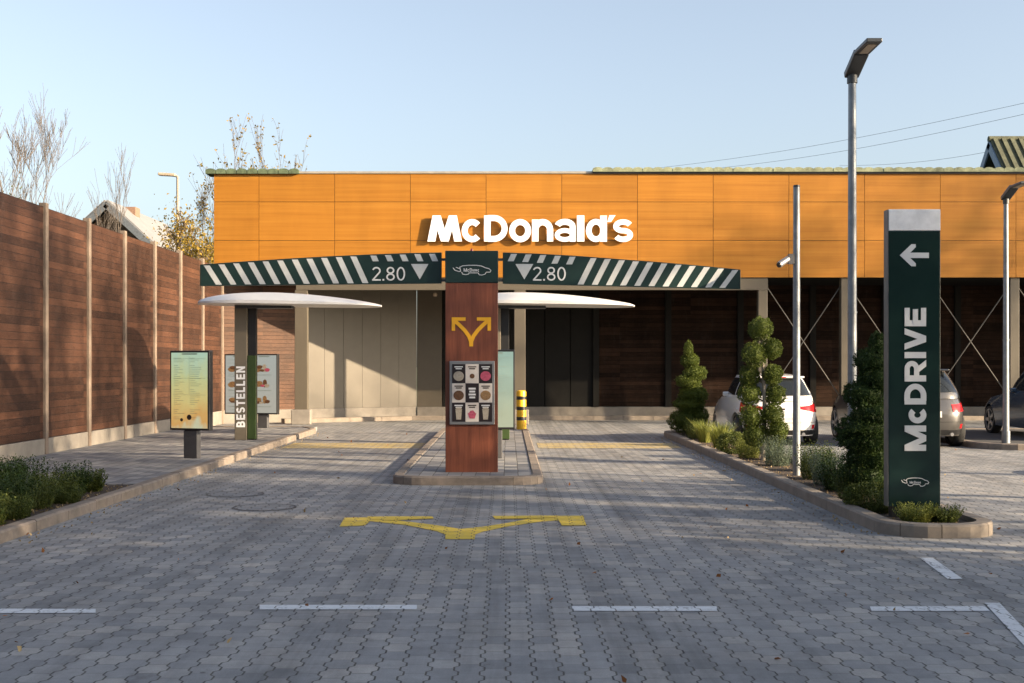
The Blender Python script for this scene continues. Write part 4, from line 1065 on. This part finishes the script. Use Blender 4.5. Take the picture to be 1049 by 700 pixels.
# power lines
for i, ((xa, ya), (xb, yb)) in enumerate((((640,176),(1120,90)), ((700,176),(1120,101)), ((860,170),(1120,133)))):
    a = P(xa, ya, 95); b_ = P(xb, yb, 60); mb = MB(); prev = a
    for k_ in range(1, 17):
        t = k_/16; c = a.lerp(b_, t) - Z*1.0*math.sin(math.pi*t)*.5; mb.tube(prev, c, .011, n=5, cap=False); prev = c
    tag(obj('power_line', mb, M['galv']), ['upper of the two close power lines rising to the right','lower of the two close power lines rising to the right','lowest power line just above the right-hand roof'][i], 'power line', 'overhead power lines')
# far street lamp
sld = thing('street_lamp', 'old street lamp with flat head beyond the fence, beside the autumn trees', 'street lamp', px_loc(182, 52, 0))
hh = CH + (375-181)/F*52
obj('pole', MB().tube((0,0,0), (0,0,hh), .09, .055, 10).tube((0,0,hh), (-.25,0,hh+.06), .05, .04, 8), M['barkpale'], sld, smooth=50)
obj('lamp_head', MB().obox(Vector((-.45,0,hh+.08)), Vector((1,0,-.06)), Y, Vector((.06,0,1)), .36, .14, .06), M['led'], sld, bevel=.03)

# ------------------------------------------------------------------ added hall, unseen behind the camera, that blocks low sky light from the yard
hall = thing('sky_block_hall', 'long brown brick hall added unseen behind the camera to block low sky light', 'building', (0, -16, 0))
M['hallwall'] = plain("hall_brick", (.10,.07,.055), .9, 0, .2, 6, .3)
adopt(hall, obj('wall', MB().box(-45, 34, -17.5, -16, 0, 9.4), M['hallwall'])); adopt(hall, obj('roof', MB().box(-45.3, 34.3, -28, -15.7, 9.41, 9.8), M['asphalt']))
for q_ in range(15):
    x_ = -42 + q_*5.0
    wn_ = adopt(hall, obj('window', MB().box(x_, x_+2.4, -16.0, -15.93, 1.1, 2.9).box(x_, x_+2.4, -16.0, -15.93, 5.1, 6.9), M['darkgrey']))
    obj('pane', MB().box(x_+.08, x_+2.32, -15.925, -15.915, 1.18, 2.82).box(x_+.08, x_+2.32, -15.925, -15.915, 5.18, 6.82), plain("hall_glass", (.02,.025,.03), .1) if q_ == 0 else bpy.data.materials["hall_glass"], wn_)
# ------------------------------------------------------------------ cars
def car_paint(name, col, metal=0.0, rough=.3):
    m = N(name); p = m.pos(); f = m.noise(p, 40, 3); g = m.noise(p, 2.5, 4)
    c = m.mix(m.ramp(g, [(.3, 0.0), (.8, .25)]), col, tuple(q*.75+.03 for q in col))
    m.out(c, rough, metal, f, .01, .002); m.b.inputs['Coat Weight'].default_value = .7; m.b.inputs['Coat Roughness'].default_value = .08
    return m.m
M['glass'] = plain("car_glass", (.015,.018,.02), .08, 0, .1, 2, .0)
M['taillight'] = plain("tail_light", (.45,.012,.015), .2, 0, .15, 10, .0)
M['clear'] = plain("clear_lens", (.55,.55,.56), .15)
M['rim'] = plain("alloy_rim", (.42,.42,.43), .35, .8)
M['plate'] = plain("plate_white", (.62,.62,.60), .5)
def car(name, label, loc, rz, L, W, H, paint, belt=.98, hood=.82, zb=.20, roof_r=.45, roof_f=.58, tail=.10, wr=.31, kind='hatch', group='cars parked behind the planter', seg=112):
    o = thing(name, label, 'car', loc, rz, group)
    hw, hl = W/2, L/2
    sg_ = lambda v, e: math.copysign(abs(v)**e, v)
    def ztop(y):                                   # y: -hl rear .. +hl front
        t = (y+hl)/L
        if t < .12: return belt - .02 - (.12-t)*.5
        if t < .60: return belt - .02*(t-.12)
        if t < .70: return belt - .01 - (t-.60)*(belt-hood)/.10*.55
        return hood + (belt-hood)*.42 - (t-.70)/.30*(belt-hood)*1.1
    def body(u, v, off=0.0):                       # u angle, v height
        e = 2/5.0; cx, cy = math.cos(u), math.sin(u)
        prof = .955 + .045*math.sin(min(1, v*1.8)*math.pi/2) - (.075*max(0, (v-.62)/.38)**1.6)
        yprof = .955 + .045*math.sin(min(1, v*2.2)*math.pi/2) - (.06*max(0, (v-.60)/.40)**1.5)
        if cy > 0: yprof -= .05*max(0, (v-.5)/.5)**2
        x = hw*sg_(cx, e)*prof; y = hl*sg_(cy, 2/4.2)*yprof
        if cy > .3: x *= 1 - .10*((cy-.3)/.7)**2
        z = zb + v*(ztop(y)-zb)
        nrm = Vector((cx/hw, cy/hl, 0)).normalized()
        return Vector((x, y, z)) + nrm*off
    mb = MB(); nv = 12; vs = []
    for j in range(nv+1):
        for i in range(seg): vs.append(body(2*math.pi*i/seg, j/nv))
    fs = [(j*seg+i, j*seg+(i+1) % seg, (j+1)*seg+(i+1) % seg, (j+1)*seg+i) for j in range(nv) for i in range(seg)]
    base = len(vs)
    for k_ in range(1, 6):
        s = 1-k_/6
        for i in range(seg):
            p = body(2*math.pi*i/seg, 1.0); yy = p.y*s; xx = p.x*s
            vs.append(Vector((xx, yy, ztop(yy) + .035*(1-s*s)**.7)))
    for k_ in range(5):
        a = (nv if k_ == 0 else None); ra = nv*seg if k_ == 0 else base+(k_-1)*seg; rb = base+k_*seg
        fs += [(ra+i, ra+(i+1) % seg, rb+(i+1) % seg, rb+i) for i in range(seg)]
    fs.append(tuple(base+4*seg+i for i in range(seg))); fs.append(tuple(range(seg-1, -1, -1)))
    mb.add(vs, fs)
    bo = obj('body', mb, paint, None, fix=True)
    cut = MB(); wy = (-hl+.72*L/4.04*.95, hl-.82*L/4.04)
    for yy in wy: cut.tube((-hw-.3, yy, wr), (-hw+.26, yy, wr), wr+.055, n=36).tube((hw-.26, yy, wr), (hw+.3, yy, wr), wr+.055, n=36)
    co = obj('cut', cut, None, fix=True)
    md = bo.modifiers.new('b', 'BOOLEAN'); md.object = co; md.operation = 'DIFFERENCE'; md.solver = 'EXACT'
    dg = bpy.context.evaluated_depsgraph_get(); me = bpy.data.meshes.new_from_object(bo.evaluated_get(dg))
    bpy.data.objects.remove(bo); bpy.data.objects.remove(co)
    me.name = 'body'; bo = obj('body', me, paint, o, smooth=38)
    obj('wheel_well', MB().box(-hw+.2, hw-.2, -hl+.3, hl-.3, zb+.02, zb+.42), M['black'], o)
    # greenhouse
    yr0, yf0 = -hl+tail, -hl+.66*L; yr1, yf1 = -hl+roof_r, -hl+roof_f*L
    def gh(u, v, off=0.0):
        e = 2/4.6; cx, cy = math.cos(u), math.sin(u); vv = v
        yr = yr0 + (yr1-yr0)*vv**1.35; yf = yf0 + (yf1-yf0)*vv**1.1; cy0, hy = (yr+yf)/2, (yf-yr)/2
        wx = (hw-.085) - (hw*.24)*vv**1.5
        x = wx*sg_(cx, e); y = cy0 + hy*sg_(cy, e)
        if cy < -.3: x *= 1-.05*((-cy-.3)/.7)**2
        if cy > .3: x *= 1-.08*((cy-.3)/.7)**2
        z = (belt-.06) + (H-.03-(belt-.06))*vv - .035*max(0, (cy0-y)/hy)*vv
        nrm = Vector((cx/wx, cy/hy, .25)).normalized()
        return Vector((x, y, z)) + nrm*off
    mb = MB(); vs = []; nv = 10
    for j in range(nv+1):
        for i in range(seg): vs.append(gh(2*math.pi*i/seg, j/nv))
    fs = [(j*seg+i, j*seg+(i+1) % seg, (j+1)*seg+(i+1) % seg, (j+1)*seg+i) for j in range(nv) for i in range(seg)]
    top = [gh(2*math.pi*i/seg, 1.0) for i in range(seg)]; c = sum(top, Vector())/seg; base = len(vs)
    for k_ in range(1, 6):
        s = 1-k_/6
        for p in top: q_ = c.lerp(p, s); q_.z = (p.z*s + c.z*(1-s)) + .045*(1-s**3)**.8; vs.append(q_)
    for k_ in range(5):
        ra = nv*seg if k_ == 0 else base+(k_-1)*seg; rb = base+k_*seg
        fs += [(ra+i, ra+(i+1) % seg, rb+(i+1) % seg, rb+i) for i in range(seg)]
    fs.append(tuple(base+4*seg+i for i in range(seg))); fs.append(tuple(range(seg-1, -1, -1)))
    mb.add(vs, fs); obj('roof', mb, paint, o, smooth=38, fix=True)
    def patch(fn, u0, u1, v0, v1, off, name, mat, nu=22, nv_=8, vfun=None, thick=.012):
        mb = MB(); vs = []; 
        for lay in (off, off-thick):
            for j in range(nv_+1):
                for i in range(nu+1):
                    tu = i/nu; u = u0+(u1-u0)*tu; a, b = (v0, v1) if vfun is None else vfun(tu); vs.append(fn(R(u), a+(b-a)*j/nv_, lay))
        w_ = nu+1; n0 = w_*(nv_+1)
        fs = [(j*w_+i, j*w_+i+1, (j+1)*w_+i+1, (j+1)*w_+i) for j in range(nv_) for i in range(nu)]
        for i in range(nu): fs += [(i, n0+i, n0+i+1, i+1), (nv_*w_+i, nv_*w_+i+1, n0+nv_*w_+i+1, n0+nv_*w_+i)]
        for j in range(nv_): fs += [(j*w_, (j+1)*w_, n0+(j+1)*w_, n0+j*w_), (j*w_+nu, n0+j*w_+nu, n0+(j+1)*w_+nu, (j+1)*w_+nu)]
        mb.add(vs, fs); return obj(name, mb, mat, o, smooth=50, fix=True)
    patch(gh, 226, 314, .22, .93, .006, 'rear_window', M['glass'])
    patch(gh, 50, 130, .10, .94, .006, 'windscreen', M['glass'])
    for s in (1, -1):
        f = (lambda a: a) if s > 0 else (lambda a: 180-a)
        patch(gh, f(-40), f(-4), .22, .90, .006, 'side_window', M['glass'], vfun=lambda t: (.22+.22*(1-t)**3, .90-.25*(1-t)**4))
        patch(gh, f(-2), f(36), .20, .90, .006, 'side_window', M['glass'], vfun=lambda t: (.20, .90-.35*t**3))
        tl = patch(body, f(-38), f(-84 if kind == 'hatch' else -78), .66, .86, .010, 'tail_light', M['taillight'], vfun=(lambda t: (.66+.14*t**2, .91-.05*t)) if kind == 'hatch' else (lambda t: (.66, .86)))
        patch(body, f(48), f(62), .55, .80, .008, 'headlight', M['clear'])
        patch(body, f(-52), f(-62), .20, .32, .006, 'reflector', M['taillight'], nu=6, nv_=3)
        obj('mirror', MB().obox(Vector((s*(hw-.07), yf0-.70, belt+.05)), X, Y, Z, .07, .045, .05), paint, o, bevel=.025)
        patch(body, f(-30), f(-28.5), .69, .73, .02, 'door_handle', M['rim'] if kind != 'hatch' else paint, nu=4, nv_=2, thick=.02)
    patch(body, 222, 318, .03, .17, .008, 'lower_bumper', M['black'])
    patch(body, 226, 314, .385, .397, .004, 'tailgate_seam', M['black'], nv_=1)
    for s in (-1, 1): obj('exhaust', MB().tube((s*hw*.5,-hl+.05,zb+.04), (s*hw*.5,-hl-.01,zb+.04), .035, n=12), M['rim'], o)
    pl = body(R(270), .60, .0)
    obj('number_plate', MB().box(-.26, .26, pl.y-.018, pl.y+.02, pl.z-.06, pl.z+.06), M['plate'], o, bevel=.004)
    obj('badge', MB().box(-.06, .06, pl.y-.014, pl.y+.03, pl.z+.12, pl.z+.155), M['rim'] if kind != 'hatch' else M['ink_dark'], o, bevel=.004)
    sp = gh(R(270), .99)
    obj('spoiler', MB().box(-hw*.62, hw*.62, sp.y-.09, sp.y+.12, H-.085, H-.045), paint, o, bevel=.015)
    obj('brake_light', MB().box(-.16, .16, sp.y-.094, sp.y-.086, H-.078, H-.060), M['taillight'], o)
    obj('wiper', MB().obox(gh(R(268), .30, .02) + Vector((.1,0,0)), X, Y, Z, .17, .008, .008), M['black'], o)
    w0 = None
    for s in (-1, 1):
        for yy in wy:
            ty = MB(); n = 32; cx = s*(hw-.135)
            prof = [(wr-.06, -.10), (wr-.012, -.10), (wr, -.08), (wr, .08), (wr-.012, .10), (wr-.06, .10)]
            vs = [(cx + a, yy + r*math.cos(2*math.pi*i/n), wr + r*math.sin(2*math.pi*i/n)) for r, a in prof for i in range(n)]
            ty.add(vs, [(k_*n+i, k_*n+(i+1) % n, (k_+1)*n+(i+1) % n, (k_+1)*n+i) for k_ in range(5) for i in range(n)])
            wh = obj('tyre', ty, M['rubber'], o, smooth=40, fix=True)
            rm = MB().tube((cx-.07*s, yy, wr), (cx+.03*s, yy, wr), wr-.062, n=32).tube((cx+.03*s,yy,wr), (cx+.09*s,yy,wr), .06, .05, 12)
            obj('wheel_dish', rm, M['black'], wh)
            spk = MB()
            for q_ in range(5):
                a = 2*math.pi*q_/5; dd = Vector((0, math.cos(a), math.sin(a))); spk.obox(Vector((cx+.075*s, yy, wr)) + dd*(wr-.06)*.5, dd, X, dd.cross(X), (wr-.06)*.5, .014, .035)
            ringv = [(cx+aa*s, yy + r*math.cos(2*math.pi*i/n), wr + r*math.sin(2*math.pi*i/n)) for r, aa in ((wr-.062,.095),(wr-.085,.095),(wr-.085,.06)) for i in range(n)]
            spk.add(ringv, [(k_*n+i, k_*n+(i+1) % n, (k_+1)*n+(i+1) % n, (k_+1)*n+i) for k_ in range(2) for i in range(n)])
            obj('rim', spk, M['rim'], wh, fix=True)
    return o
P_WHITE = car_paint("paint_white", (.74,.73,.72), 0, .25)
P_SILVER = car_paint("paint_silver", (.12,.115,.11), .6, .28)
P_BLUE = car_paint("paint_blue", (.05,.085,.13), .4, .25)
yC = 25.35 + 2.02
car('parked_car', 'white hatchback parked nose-in behind the pompom tree', (5.66, yC, 0), 0, 4.04, 1.76, 1.48, P_WHITE)
car('parked_car', 'dark silver estate car parked behind the green pylon sign', (8.42, 24.6+2.3, 0), 0, 4.6, 1.88, 1.63, P_SILVER, belt=1.05, hood=.95, zb=.24, roof_r=.55, roof_f=.58, tail=.12, wr=.35, kind='suv')
car('parked_car', 'dark blue car at the right edge beside the lamp post', (11.95, 24.9+2.15, .108), 0, 4.3, 1.80, 1.46, P_BLUE, belt=.96, hood=.82)

# ------------------------------------------------------------------ trees beside the yard, right of and behind the camera, that shade it
k_ = 0
for kind, lst in (('dense', ((13,-9,7.5,9000),(15,-5,8,11000),(13.5,-1.5,7.5,11000),(15.5,1.5,7.5,10000),(19,-2,9,9000),(18,-8,10,9000),(11,-13,9,9000),(14,4.2,7.0,6500))),
                  ('thin', ((18,10.5,13,1500),(22,7,13.5,1500),(23,12.5,14.5,1300),(15.5,7.0,7.5,120),(27,6,12,900),(44,22,17,1500)))):
    for (x, y, h, lv) in lst:
        k_ += 1
        tree((x, y, 0), h, 300+k_, 'dense leafy tree beside the yard outside the photo, throwing shade on the paving' if kind == 'dense' else 'half bare autumn tree beside the car park outside the photo, throwing dappled shade', .18 if kind == 'dense' else .14, 4, lv, L_MID if kind == 'dense' else L_AUT, .26 if kind == 'dense' else .16, .75, kind + ' trees beside the yard outside the photo', .15 if kind == 'dense' or h < 12 else .5, None, (5,6), upb=.5, lrad=.8 if kind == 'dense' else .4, tw=.014)
